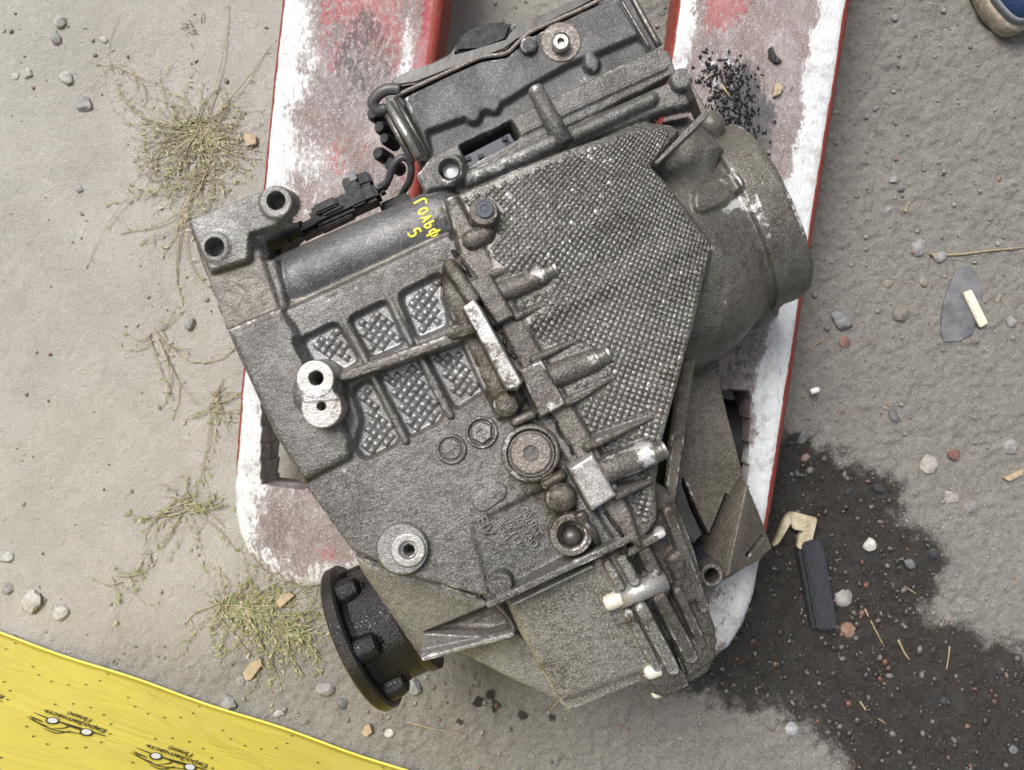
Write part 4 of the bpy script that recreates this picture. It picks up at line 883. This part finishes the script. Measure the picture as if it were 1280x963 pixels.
# ------------------------------------------------------------------ hanging yellow banner, lower left
h0 = W(-60, 770, .004); h1 = W(640, 1010, .004); hd = (h1 - h0); hd.z = 0; HL = hd.length; hd.normalize(); xd = -hd; nd_ = Vector((-hd.y, hd.x, 0))     # nd_ faces the gearbox
if nd_.y < 0: nd_ = -nd_
BH = .62
def wave(a, b): return -.0009 * math.sin(a * 7 + 1.0) + .0010 * math.sin(a * 37 + b * 5) * math.exp(-b * 9) - b * .10
def ban(a, b, off=0.): return h0 + hd * a + nd_ * (wave(a, b) + off) + Vector((0, 0, b))
def ray_ab(px, py):
    d = Vector(((px - 640) / FPX, (481.5 - py) / FPX, -1)); o = Vector((0, 0, ZC)); tt = (h0 - o).dot(nd_) / d.dot(nd_); p = o + d * tt
    return (p - h0).dot(hd), p.z - .004
t = NT('yellow_banner_vinyl'); n4 = t.noise(14, 5, .7, stretch=(1, 1, .35), lo=.52, hi=.75); n5 = t.noise(9, 3, .6, stretch=(.5, .5, 2), dist=1.5); n1 = t.noise(5, 4, .6, lo=.3, hi=.7); n2 = t.noise(60, 5, .7, lo=.55, hi=.8); n3 = t.noise(30, 4, .7, stretch=(1, 1, .3), lo=.5, hi=.8)
c = t.mix(n1, (.74, .64, .115), (.69, .58, .085)); c = t.mix(t.math('MULTIPLY', n2, .25), c, (.45, .38, .10)); c = t.mix(t.math('MULTIPLY', n3, .12), c, (.9, .86, .55))
c = t.mix(t.math('MULTIPLY', n4, .30), c, (.55, .47, .14)); M['banner'] = t.out(c, .40, 0, t.bump(n5, .006, .35)); M['ink'] = simple('black_print', (.075, .065, .018), .5, 0, .6, 400); M['inkwhite'] = simple('white_print', (.8, .8, .78), .5, 0, .1, 300)
banner = empty('banner', h0 + hd * (HL / 2), 'yellow printed banner hanging down to the ground in the lower left corner', 'banner')
na, nb_ = 140, 60; V_ = []; F_ = []
for side in (0, 1):
    for i in range(na + 1):
        for j in range(nb_ + 1):
            a = HL * i / na; b = BH * j / nb_; V_.append(ban(a, b, -.0012 * side))
st_ = (na + 1) * (nb_ + 1); idx = lambda i, j, s: s * st_ + i * (nb_ + 1) + j
for i in range(na):
    for j in range(nb_): F_ += [(idx(i, j, 0), idx(i + 1, j, 0), idx(i + 1, j + 1, 0), idx(i, j + 1, 0)), (idx(i, j, 1), idx(i, j + 1, 1), idx(i + 1, j + 1, 1), idx(i + 1, j, 1))]
for i in range(na): F_ += [(idx(i, 0, 0), idx(i, 0, 1), idx(i + 1, 0, 1), idx(i + 1, 0, 0)), (idx(i, nb_, 0), idx(i + 1, nb_, 0), idx(i + 1, nb_, 1), idx(i, nb_, 1))]
for j in range(nb_): F_ += [(idx(0, j, 0), idx(0, j + 1, 0), idx(0, j + 1, 1), idx(0, j, 1)), (idx(na, j, 0), idx(na, j, 1), idx(na, j + 1, 1), idx(na, j + 1, 0))]
sheet = mk('sheet', V_, F_, M['banner'], banner)
pth = [ban(a * HL / 60, .0015, .0008) for a in range(61)]; tube('hem', pth, .0013, M['banner'], banner, 8)
tube('top_rail', [ban(-.05, BH, -.006), ban(HL + .05, BH, -.006)], .010, M['steel_dark'], banner, 12)
for a in (-.03, HL + .03): tube('post', [Vector((*(h0 + hd * a - nd_ * .02)[:2], -.01)), Vector((*(h0 + hd * a - nd_ * .02)[:2], BH + .004))], .010, M['steel_dark'], banner, 12)
def flatpoly(V, F, pts): k = len(V); V += pts; F.append(tuple(range(k, k + len(pts))))
a1, b1 = ray_ab(92, 893); a2, b2 = ray_ab(222, 936); SPC = abs(a2 - a1); RR = .044
def emblem(ac, bc):
    V, F, Wv, Wf = [], [], [], []; q = lambda x, y, o=.0007: ban(ac - x * .86, bc + y * .86, o)
    def star(x, y, r=.0021):
        pts = [q(x + r * (1 if k % 2 == 0 else .45) * math.cos(math.pi / 2 + k * math.pi / 5), y + r * (1 if k % 2 == 0 else .45) * math.sin(math.pi / 2 + k * math.pi / 5)) for k in range(10)]; flatpoly(V, F, pts)
    for k in range(14):
        an = 2 * math.pi * k / 14 + .2; x, y = RR * math.cos(an), RR * .98 * math.sin(an)
        if bc + y > .008 and not (k in (0, 13)): star(x, y)
    if bc > .02:
        def sw(p, w0, w1):
            P_ = smooth_path([Vector((*v, 0)) for v in p], 5); n = len(P_); L, R = [], []
            for i, v in enumerate(P_):
                d = (P_[min(i + 1, n - 1)] - P_[max(i - 1, 0)]).normalized(); w_ = (w0 + (w1 - w0) * i / (n - 1)) * math.sin(math.pi * (.08 + .9 * i / (n - 1))) ** .7
                L.append(q(v.x - d.y * w_, v.y + d.x * w_)); R.append(q(v.x + d.y * w_, v.y - d.x * w_))
            for i in range(n - 1): flatpoly(V, F, [L[i], L[i + 1], R[i + 1], R[i]])
        sw([(-.042, -.002), (-.01, -.0005), (.02, .001), (.045, -.001)], .0016, .0012)
        sw([(-.016, .001), (-.004, .001), (.010, .001)], .0022, .0022)
        sw([(-.030, .006), (-.012, .010), (.008, .017), (.03, .014), (.044, .006)], .0008, .0012); sw([(-.006, .009), (.004, .021), (.020, .020)], .0010, .0008); sw([(.018, .015), (.030, .014), (.046, .010)], .0012, .0008)
        sw([(.000, .002), (.002, .008), (.012, .016)], .0012, .0008); sw([(.026, .010), (.036, .0085), (.042, .007)], .0014, .0006)
        for cx in (-.021, .019):
            n = 20; o = [q(cx + .0072 * math.cos(2 * math.pi * k / n), .003 + .0072 * math.sin(2 * math.pi * k / n), .0009) for k in range(n)]; flatpoly(V, F, o)
            o = [q(cx + .0052 * math.cos(2 * math.pi * k / n), .003 + .0052 * math.sin(2 * math.pi * k / n), .0012) for k in range(n)]; mk('printed_wheel', o, [tuple(range(n))], M['inkwhite'], sheet, False)
    if V: mk('printed_emblem', V, F, M['ink'], sheet, False)
    if bc > .03:
        for body, y, s in (('ЕвроЗапчасть', -.0095, .0118), ('Плюс', -.0195, .0118)):
            p = q(0, y, .0009); mw = Matrix(((xd.x, 0, nd_.x, p.x), (xd.y, 0, nd_.y, p.y), (0, 1, 0, p.z), (0, 0, 0, 1))) @ Matrix.Diagonal((.80, .86, 1, 1))
            text('printed_lettering', body, 0, 0, s, 0, M['ink'], sheet, 0, .0001, 'CENTER', mw, 0, .0002)
RS = .118
for row in (-1, 0, 1, 2):
    for k in range(-2, 6):
        ac = a1 + k * SPC + (SPC * .5 if row % 2 else 0); bc = b1 + row * RS * .82
        if -.0 < ac < HL - .06 and bc < BH - .06: emblem(ac, bc)

# ------------------------------------------------------------------ shoe in the top right corner
M['shoe'] = simple('blue_mesh_fabric', (.012, .035, .115), .75, 0, .5, 600, .0006, (.02, .06, .16)); M['sole'] = simple('dirty_cream_rubber', (.48, .43, .34), .65, 0, .45, 120, .0004, (.26, .22, .16)); M['shoetrim'] = simple('grey_rubber_trim', (.20, .21, .24), .5, 0, .2, 300)
sh0 = W(1256, -86, 0); shoe = empty('shoe', sh0, 'blue fabric sneaker with dirty cream rubber sole at the top right corner', 'shoe')
def shoe_ring(sx, z, toe=0., n=48, heel=0.):
    out = []; s = S(0)
    for k in range(n):
        th = 2 * math.pi * k / n; y = -math.cos(th); x = math.sin(th)
        L = .118 if y < 0 else .16
        yy = y * L; t_ = (yy + .118) / .278
        wd = np.interp(t_, [0, .08, .22, .40, .62, .85, 1], [.030, .044, .050, .047, .036, .036, .028])
        xx = math.copysign(abs(x) ** .72, x) * wd * sx; yy = yy * (1 - (1 - sx) * .6) + (toe if y < 0 else heel)
        out.append(sh0 + Vector((xx, yy, z - .0)))
    return out
def loft(name, rings, mat, parent, cap=True):
    V = [v for r in rings for v in r]; n = len(rings[0]); F = []
    for i in range(len(rings) - 1):
        for k in range(n): F.append((i * n + k, i * n + (k + 1) % n, (i + 1) * n + (k + 1) % n, (i + 1) * n + k))
    if cap: F += [tuple(range(n))[::-1], tuple((len(rings) - 1) * n + k for k in range(n))]
    return mk(name, V, F, mat, parent)
loft('sole', [shoe_ring(.96, 0), shoe_ring(1.0, .004), shoe_ring(1.01, .012), shoe_ring(1.0, .022), shoe_ring(.97, .026), shoe_ring(.90, .027)], M['sole'], shoe)
loft('toe_guard', [shoe_ring(.945, .024), shoe_ring(.945, .033), shoe_ring(.93, .037), shoe_ring(.88, .036)], M['shoetrim'], shoe)
loft('upper', [shoe_ring(.91, .026), shoe_ring(.92, .038, .002), shoe_ring(.86, .050, .008), shoe_ring(.74, .060, .022), shoe_ring(.56, .070, .045), shoe_ring(.46, .085, .075), shoe_ring(.42, .100, .10)], M['shoe'], shoe)
for k in range(4):
    y = .005 + k * .022; tube('lace', smooth_path([sh0 + Vector((-.026, y, .068 + k * .007)), sh0 + Vector((0, y + .004, .076 + k * .009)), sh0 + Vector((.026, y, .068 + k * .007))], 5), .0028, M['shoetrim'], shoe, 8)

# ------------------------------------------------------------------ stones, chips and scraps on the ground
def rock_geo(R, flat, seed, sub=2, sq=.35):
    r = np.random.default_rng(seed); bm = bmesh.new(); bmesh.ops.create_icosphere(bm, subdivisions=sub, radius=1)
    pl = [(Vector(r.normal(size=3)).normalized(), r.uniform(.62, .92)) for _ in range(9)]; ax = r.uniform(.75, 1.25, 2)
    for v in bm.verts:
        p = v.co.normalized(); k = 1.
        for nrm, dd in pl:
            dt = p.dot(nrm)
            if dt * k > dd: k = dd / dt
        v.co = Vector((p.x * k * ax[0], p.y * k * ax[1], p.z * k * flat)) * R
    return bm
RM = {}
def rock_mat(col):
    if col not in RM: RM[col] = simple('stone_%d' % len(RM), col, .75, 0, .4, 160, .0008)
    return RM[col]
def stone(px, py, r, col, label, flat=.6, seed=0, rough=None):
    p = W(px, py, 0); R = PX(r * .9, 0); col = tuple(x * .86 for x in col); bm = rock_geo(R, flat, seed + int(px * 7 + py), 2); bmesh.ops.rotate(bm, verts=bm.verts, cent=(0, 0, 0), matrix=Matrix.Rotation(px * 1.3, 3, 'Z'))
    bmesh.ops.translate(bm, verts=bm.verts, vec=(p.x, p.y, gz(p.x, p.y) + R * flat * .10)); o = mkbm('stone', bm, rock_mat(col), None, True, 28)
    return tag(o, label, 'stone', 'stones lying on the ground')
PALE, GREY, DGREY, WARM, RED, WHITE, DARK = (.46, .45, .42), (.30, .30, .295), (.17, .17, .175), (.28, .25, .215), (.24, .13, .11), (.58, .57, .54), (.04, .04, .045)
for a in [(75, 27, 13, PALE, 'pale squarish stone near the upper left corner, touching a grey stone'), (69, 49, 11, GREY, 'grey stone just below the pale squarish stone, upper left corner'), (33, 92, 9, PALE, 'pale flat stone near the left edge, level with the top weed'), (18, 94, 5, WHITE, 'tiny white stone beside the left edge, level with the top weed'),
          (82, 98, 11, PALE, 'flat sandy stone left of the top weed'), (103, 130, 14, GREY, 'round grey stone close to the left end of the top weed'), (97, 236, 7, GREY, 'small grey stone at the tip of the top weed'), (129, 50, 7, PALE, 'small sandy stone right of the pair in the upper left corner'),
          (40, 752, 21, (.52, .50, .47), 'largest whitish stone, lying just above the yellow banner'), (6, 697, 11, PALE, 'pale stone cut by the left edge, above the whitish stone'), (8, 737, 9, GREY, 'grey stone at the left edge beside the whitish stone'), (75, 768, 12, PALE, 'half buried sandy stone right of the whitish stone'),
          (236, 404, 13, GREY, 'lone grey stone left of the gearbox side wall'), (300, 852, 8, GREY, 'grey pebble on the gravel near the flat wood chip'), (284, 880, 13, GREY, 'grey stone beside the banner hem, below the weeds'), (406, 862, 14, GREY, 'grey stone left of the black flange'), (516, 858, 12, GREY, 'grey stone right beneath the black flange'), (348, 893, 8, PALE, 'pale stone close to the hem of the banner'), (486, 918, 8, WHITE, 'whitish stone by the bottom edge below the flange'), (428, 880, 9, DGREY, 'dark grey stone below left of the flange'),
          (1161, 581, 13, (.42, .39, .36), 'rounded pale stone beside a reddish one, outside the oil stain'), (1193, 568, 12, RED, 'reddish brown stone right of the rounded pale stone'), (1191, 622, 12, (.40, .37, .33), 'beige angular stone right of the oil stain'), (1215, 634, 10, GREY, 'grey stone right of the beige angular stone'), (1088, 682, 10, WHITE, 'whitish angular stone inside the oil stain'), (1056, 748, 13, (.36, .35, .33), 'grey stone at the end of the black wood block'), (1062, 788, 11, (.30, .19, .13), 'brown stone below the black wood block'), (990, 913, 11, (.40, .41, .42), 'light grey cube-like stone near the bottom edge of the stain'),
          (1168, 694, 9, DARK, 'black oily stone near the right edge of the stain'), (1053, 401, 15, (.25, .25, .25), 'large grey oval stone right of the fork'), (1058, 428, 8, RED, 'small red brick fragment below the large oval stone'), (1150, 309, 12, GREY, 'grey rounded stone above the torn metal plate'), (1177, 321, 9, GREY, 'small angular stone left of the dry twig'), (1112, 355, 10, WARM, 'brownish stone left of the torn metal plate'), (1157, 352, 8, WARM, 'dull brown stone nearest to the torn metal plate'), (1119, 224, 7, GREY, 'upper of two grey pebbles right of the fork'), (1128, 236, 6, DGREY, 'lower of two grey pebbles right of the fork'), (1112, 262, 5, GREY, 'tiny pebble beside a straw right of the fork'),
          (1183, 879, 8, DARK, 'small black stone alone in the lower stain'), (1006, 547, 10, DGREY, 'dark grey stone beside the fork at the top of the stain'), (1009, 573, 8, (.30, .20, .17), 'pinkish stone below the dark one beside the fork'), (1063, 616, 8, DARK, 'black stone in the upper part of the stain'), (1098, 610, 9, DARK, 'black shiny stone near the upper edge of the stain'), (1264, 402, 9, GREY, 'grey stone near the right edge below the metal plate'), (1249, 374, 8, WARM, 'flat brownish stone at the right of the white strip'), (1120, 21, 5, GREY, 'small grey pebble near the top right of the fork'), (1266, 559, 9, GREY, 'grey pebble at the right edge level with the reddish stone'), (1268, 938, 8, DGREY, 'dark stone in the lower right corner'), (1118, 520, 9, DGREY, 'dull grey stone above the stain, right of the fork'), (1137, 705, 8, DGREY, 'dark grey stone beside the right lobe of the stain'), (1128, 391, 13, (.22, .2, .175), 'flat earthy stone below the brownish ones, right of the fork')]:
    stone(*a)

# loose grit: far too many to count
def pebbles(n, name, label, mats, rmin, rmax, dens, seed):
    r = np.random.default_rng(seed); V, F, C_ = [], [], []; ico = bmesh.new(); bmesh.ops.create_icosphere(ico, subdivisions=1, radius=1); iv = np.array([v.co for v in ico.verts]); fi = np.array([[v.index for v in f.verts] for f in ico.faces]); ico.free()
    X = r.uniform(-.6, .6, n * 4); Y = r.uniform(-.46, .46, n * 4); wt_, cs_ = ground_fields(X, Y); keep = r.random(n * 4) < dens(wt_, cs_); X, Y, wt_, cs_ = X[keep][:n], Y[keep][:n], wt_[keep][:n], cs_[keep][:n]; m = len(X)
    R = (rmin + (rmax - rmin) * r.random(m) ** 4.5) * (1 + .5 * wt_); sc_ = r.uniform(.55, 1.25, (m, 3)); sc_[:, 2] *= .6; an = r.uniform(0, 6.28, m)
    P = iv[None] * sc_[:, None] * R[:, None, None] * (1 + r.uniform(-.22, .22, (m, len(iv), 1))); x = P[..., 0] * np.cos(an)[:, None] - P[..., 1] * np.sin(an)[:, None]; y = P[..., 0] * np.sin(an)[:, None] + P[..., 1] * np.cos(an)[:, None]
    zz = np.array([gz(a, b) for a, b in zip(X, Y)]); P = np.stack([x + X[:, None], y + Y[:, None], P[..., 2] + zz[:, None] + R[:, None] * .25], -1)
    Q = (fi[None] + (np.arange(m) * len(iv))[:, None, None]).reshape(-1, 3)
    tone = np.repeat(r.random(m), len(iv)); warm = np.repeat(r.random(m), len(iv)); o = mesh_np(name, P.reshape(-1, 3), Q, mats, None, {'tone': tone, 'warm': warm, 'wet': np.repeat(wt_ * np.where(r.random(m) < .72, 1., .62), len(iv))}, False)
    return tag(o, label, 'gravel', kind='stuff')
t = NT('loose_grit'); to = t.at('tone'); wa = t.at('warm'); we = t.at('wet'); n1 = t.noise(500, 3, .7, lo=.3, hi=.7)
c = t.mix(to, (.15, .14, .122), (.29, .275, .248)); c = t.mix(t.ramp(wa, .90, .94), c, (.22, .13, .095)); c = t.mix(t.math('MULTIPLY', n1, .3), c, (.12, .11, .10)); c = t.mix(t.math('MULTIPLY', we, .9), c, t.mix(t.ramp(wa, .85, .9), (.022, .02, .02), (.10, .045, .03)))
M['grit'] = t.out(c, t.ramp(we, 0, 1, .85, .35), 0)
pebbles(8500, 'gravel', 'fine loose grit and gravel scattered over the ground', M['grit'], .0005, .0032, lambda w_, c_: .07 + .4 * c_ + .85 * w_, 91)

M['chip'] = simple('pale_wood_chip', (.40, .31, .21), .75, 0, .3, 200, .0005); M['straw'] = simple('dry_straw', (.36, .28, .165), .7, 0, .35, 200); M['oily_wood'] = None
t = NT('oil_soaked_wood'); n1 = t.noise(150, 5, .7, stretch=(5, 1, 1, -.25), lo=.3, hi=.7); M['oily_wood'] = t.out(t.mix(n1, (.022, .024, .030), (.055, .060, .072)), .30, 0, t.bump(n1, .0012, .9))
M['cream'] = simple('cream_plastic_dirty', (.52, .47, .34), .5, 0, .45, 70, .0003, (.30, .25, .16)); M['tin'] = simple('dark_scrap_metal', (.11, .115, .125), .5, .45, .5, 40, .0005, (.20, .20, .21)); M['strip'] = simple('ivory_plastic', (.62, .58, .48), .5, 0, .2, 60, .0002)
def scrap(name, pts, z1, z0, mat, label, cat, bev=.0008, group=None):
    c = W(sum(p[0] for p in pts) / len(pts), sum(p[1] for p in pts) / len(pts), 0); g = gz(c.x, c.y)
    return tag(prism(name, pts, z1 + g, z0 + g, mat, None, bev), label, cat, group)
# block, plastic scrap, torn plate
wb = empty('wood_block', W(1022, 735, 0), 'black oil-soaked wooden block lying in the oil stain', 'wood block')
prism('block', [(1003, 680), (1018, 675), (1030, 682), (1047, 780), (1044, 788), (1022, 788)], .017, -.006, M['oily_wood'], wb, .002)
prism('split_edge', [(998, 690), (1003, 681), (1023, 787), (1016, 786)], .009, -.006, M['oily_wood'], wb, .001)
br = empty('plastic_fragment', W(995, 660, 0), 'broken cream plastic fragment with two prongs above the black block', 'plastic scrap')
prism('prong', [(966, 684), (974, 680), (992, 650), (990, 640), (983, 645)], .012, .004, M['cream'], br, .0012); prism('plate', [(986, 643), (992, 640), (1022, 648), (1021, 656), (1012, 666), (992, 662)], .013, .005, M['cream'], br, .0012); prism('prong', [(1012, 660), (1022, 650), (1016, 676), (1003, 688), (997, 685), (1000, 668)], .012, .004, M['cream'], br, .0012)
prism('rib', [(1004, 655), (1014, 652), (1012, 657), (1003, 660)], .015, .012, M['cream'], br, .0004)
pl = [(1198, 335), (1212, 332), (1222, 345), (1229, 368), (1222, 395), (1216, 418), (1200, 427), (1180, 428), (1176, 410), (1180, 380), (1188, 355)]
scrap('torn_plate', pl, .004, .0005, M['tin'], 'torn dark metal plate lying flat near the right edge', 'metal scrap')
scrap('plastic_strip', [(1204, 366), (1215, 362), (1236, 404), (1226, 410)], .0085, .0045, M['strip'], 'ivory plastic strip lying on the torn dark plate', 'plastic strip', .001)
for pts, label in (([(346, 755), (351, 744), (362, 741), (368, 745), (357, 754), (350, 761)], 'orange brown wood chip just below the left fork tip'), ([(303, 842), (312, 830), (326, 823), (327, 832), (314, 850), (307, 851)], 'flat beige wood chip below the lower weed'), ([(452, 917), (456, 907), (462, 906), (465, 916), (458, 922)], 'reddish bark chip near the bottom edge left of centre'), ([(304, 169), (312, 165), (320, 170), (320, 180), (308, 183)], 'beige wood chip in the top weed'), ([(1255, 598), (1270, 590), (1281, 586), (1278, 594), (1262, 602)], 'orange wood splinter at the right edge'), ([(942, 97), (960, 100)], '')):
    if label: scrap('wood_chip', pts, .006, .001, M['chip'], label, 'wood chip', .0006, 'wood chips on the ground')
def stalk(pts, r, label, mat='straw', name='straw', cat='straw', group='dry straws on the ground'):
    P3 = []
    for x, y in pts: p = W(x, y, 0); P3.append(Vector((p.x, p.y, gz(p.x, p.y) + r + .0008)))
    P3 = smooth_path(P3, 5); return tag(tube(name, P3, [r * (1 - .5 * i / len(P3)) for i in range(len(P3))], M[mat], None, 6), label, cat, group)
for pts, r, l in (([(1082, 762), (1092, 782), (1104, 806)], .0016, 'long straw below the black block in the stain'), ([(1123, 800), (1130, 815), (1137, 825)], .0022, 'short orange straw in the middle of the stain'), ([(1187, 808), (1186, 822), (1184, 838)], .0016, 'upright straw in the right of the stain'), ([(1076, 878), (1080, 884), (1082, 888)], .0020, 'tiny straw in the lower stain'), ([(1132, 734), (1140, 739), (1146, 743)], .0014, 'short straw right of the grey stone in the stain'), ([(508, 903), (540, 911), (578, 918)], .0013, 'long pale straw at the bottom edge below the flange'),
                  ([(1131, 265), (1135, 258), (1139, 251)], .0018, 'short straw near the tiny pebble right of the fork'), ([(1015, 438), (1021, 431), (1029, 425)], .0013, 'thin straw beside the fork below the dome'), ([(690, 885), (696, 879), (700, 872)], .0018, 'straw right under the corner of the end cover'), ([(1098, 899), (1103, 902), (1107, 905)], .0014, 'small straw near the bottom of the stain')): stalk(pts, r * .7, l)
stalk([(1165, 318), (1200, 318), (1240, 313), (1285, 309)], .0014, 'long dry twig above the torn metal plate', 'straw', 'twig', 'twig', None)
tag(tube('cigarette_butt', [Vector((*W(1011, 490, 0)[:2], .006)), Vector((*W(1021, 487, 0)[:2], .006))], .0032, M['inkwhite'], None, 12), 'small white cigarette butt right of the fork', 'cigarette butt')

# black rubber crumbs on the right fork
r = np.random.default_rng(5); V_, F_ = [], []
for _ in range(620):
    x = r.normal(922, 15); y = r.uniform(82, 245); x += (y - 150) * .16
    if r.random() < .25: x, y = r.normal(892, 16), r.uniform(60, 175)
    if x > 985 or x < 862: continue
    p = W(x, y, ZF + .002); a = r.uniform(0, 3.14); l = r.uniform(.0008, .0030); w_ = r.uniform(.0006, .0013); k = len(V_); d = Vector((math.cos(a), math.sin(a), 0)); n_ = Vector((-d.y, d.x, 0)); hh = Vector((0, 0, w_ * 1.1))
    V_ += [p - d * l - n_ * w_, p + d * l - n_ * w_ * .6, p + d * l * .8 + n_ * w_, p - d * l * .7 + n_ * w_, p + hh + d * l * .2]; F_ += [(k, k + 1, k + 4), (k + 1, k + 2, k + 4), (k + 2, k + 3, k + 4), (k + 3, k, k + 4), (k, k + 3, k + 2, k + 1)]
tag(mk('rubber_crumbs', V_, F_, M['sealant'], None, False), 'black oily crumbs strewn over the top of the right fork', 'crumbs', kind='stuff')
p0, p1 = W(901, 108, ZF), W(912, 124, ZF); tag(tube('straw', [Vector((p0.x, p0.y, ZF + .0035)), Vector((p1.x, p1.y, ZF + .0035))], .0011, M['straw'], None, 6), 'tiny straw lying on the right fork beside the crumbs', 'straw', 'dry straws on the ground')
tag(prism('dead_leaf', [(968, 108), (974, 103), (979, 108), (976, 117), (967, 121)], ZF + .006, ZF + .002, M['chip'], None, .0005), 'curled brown leaf fragment on the right fork', 'leaf')
tag(prism('rubber_flake', [(961, 60), (966, 58), (970, 70), (978, 76), (970, 79), (962, 72)], ZF + .006, ZF + .002, M['sealant'], None, .0005), 'black rubber flake on the right fork above the leaf fragment', 'rubber scrap')

# ------------------------------------------------------------------ flat weeds
t = NT('weed_stem'); n1 = t.noise(60, 3, .6, lo=.3, hi=.7); M['stem'] = t.out(t.mix(n1, (.34, .30, .19), (.22, .21, .10)), .65, 0)
t = NT('weed_leaf'); n1 = t.noise(90, 3, .6, lo=.3, hi=.7); M['leaf'] = t.out(t.mix(n1, (.15, .19, .065), (.26, .26, .12)), .6, 0)
t = NT('weed_dry'); n1 = t.noise(90, 3, .6, lo=.3, hi=.7); M['dry'] = t.out(t.mix(n1, (.38, .335, .245), (.27, .235, .16)), .7, 0)
def weed(px, py, arms, label, seed, leafy=1., dry=.5, lift=.006):
    """arms: (angle deg in the photo, spread, count, length px lo, hi)"""
    r = random.Random(seed); c = W(px, py, 0); root = empty('weed', Vector((c.x, c.y, gz(c.x, c.y))), label, 'weed', 'flat weeds growing in the ground'); V, F, LV, LF, DV, DF = [], [], [], [], [], []
    for ang, spread, cnt, lo_, hi_ in arms:
        for _ in range(max(2, int(cnt * .40))):
            a = math.radians(-(ang + r.gauss(0, spread * .5))); L = PX(r.uniform(lo_, hi_), 0); p = Vector((c.x + r.gauss(0, .006), c.y + r.gauss(0, .006), 0)); cur = r.gauss(0, 1.2); n = 9; path = []; lf = r.uniform(.3, 1) * lift
            for i in range(n + 1):
                f = i / n; path.append(Vector((p.x, p.y, gz(p.x, p.y) + .0012 + lf * math.sin(math.pi * min(1, f * 1.1)) * .8))); st_ = L / n; a += cur / n + r.gauss(0, .10); p = p + Vector((math.cos(a), math.sin(a), 0)) * st_
            isd = r.random() < dry; thk = r.choice((.0003, .0005, .0008)); tube_geo(path, [thk * (1 - .6 * i / n) for i in range(n + 1)], 4, DV if isd else V, DF if isd else F)
            k = int(L / .0090 * leafy)
            for q in range(k):
                f = r.uniform(.15, 1); i = min(int(f * n), n - 1); b = path[i].lerp(path[i + 1], f * n - i); da = a + r.choice((-1, 1)) * r.uniform(.25, 1.2); l = r.uniform(.003, .0085) * (1.0 if not isd else .8); w_ = l * r.uniform(.10, .2)
                d = Vector((math.cos(da), math.sin(da), r.uniform(-.1, .4))); s = Vector((-math.sin(da), math.cos(da), r.uniform(-.5, .5))) * w_; tgt, tf = (LV, LF) if r.random() > dry * .6 else (DV, DF); k0 = len(tgt)
                tgt += [b, b + d * l * .5 + s, b + d * l, b + d * l * .5 - s]; tf.append((k0, k0 + 1, k0 + 2, k0 + 3))
    if V: mk('stems', V, F, M['stem'], root)['kind'] = 'stuff'
    if LV: mk('leaves', LV, LF, M['leaf'], root, False)['kind'] = 'stuff'
    if DV: mk('dry_stems', DV, DF, M['dry'], root, False)['kind'] = 'stuff'
    return root
weed(256, 160, [(180, 40, 70, 45, 110), (150, 40, 60, 45, 115), (100, 60, 60, 40, 95), (50, 60, 70, 40, 90), (10, 50, 40, 40, 75), (-80, 25, 18, 30, 75), (-58, 8, 7, 90, 160), (148, 6, 9, 150, 235), (-165, 10, 4, 70, 150), (-25, 20, 10, 50, 80)], 'largest dry spreading weed beside the left fork at the top', 1, .9, .75)
weed(262, 215, [(115, 35, 34, 60, 165), (150, 20, 12, 60, 150), (75, 20, 14, 40, 110), (128, 8, 8, 130, 190)], 'straggling weed stems between the top weed and the mounting lug', 2, .9, .55)
weed(227, 630, [(163, 8, 16, 60, 125), (10, 18, 26, 40, 72), (200, 10, 6, 40, 68), (-80, 30, 12, 25, 60), (80, 8, 9, 60, 100), (45, 10, 6, 60, 120), (-15, 20, 12, 30, 60), (-130, 20, 6, 20, 45)], 'star-shaped green weed left of the left fork tip', 3, 1.1, .35)
weed(282, 760, [(10, 28, 60, 50, 150), (25, 25, 60, 60, 150), (-25, 25, 40, 30, 90), (75, 30, 26, 30, 70), (150, 25, 12, 40, 100), (-110, 30, 14, 20, 60), (0, 60, 30, 20, 60)], 'dense green weed mat beside the black flange', 4, 1.3, .35)
weed(352, 790, [(0, 180, 90, 25, 75), (20, 40, 30, 40, 80)], 'tangled green weed right below the left fork tip', 5, 1.3, .3)
weed(196, 418, [(60, 10, 8, 60, 120), (20, 25, 5, 30, 60), (-70, 15, 4, 20, 50), (78, 8, 5, 120, 200), (110, 20, 5, 30, 60)], 'sparse thin weed left of the gearbox side wall', 6, 1.2, .4)
weed(268, 500, [(40, 40, 18, 20, 55), (90, 20, 12, 40, 110), (-60, 30, 10, 20, 60), (150, 20, 6, 20, 60)], 'small weed strands beside the left fork, above the star-shaped weed', 7, 1.2, .4)
weed(150, 715, [(170, 8, 5, 30, 55), (20, 10, 4, 40, 80), (40, 8, 3, 60, 110)], 'short weed sprig between the whitish stone and the weed mat', 8, 1.2, .4)
weed(240, 36, [(180, 180, 26, 5, 14)], 'tiny dried tuft near the top edge', 9, .6, .9)
weed(165, 90, [(60, 8, 3, 40, 90), (-150, 8, 3, 40, 70), (30, 8, 3, 30, 60)], 'thin dead stalks left of the top weed', 10, .5, .9, .004)
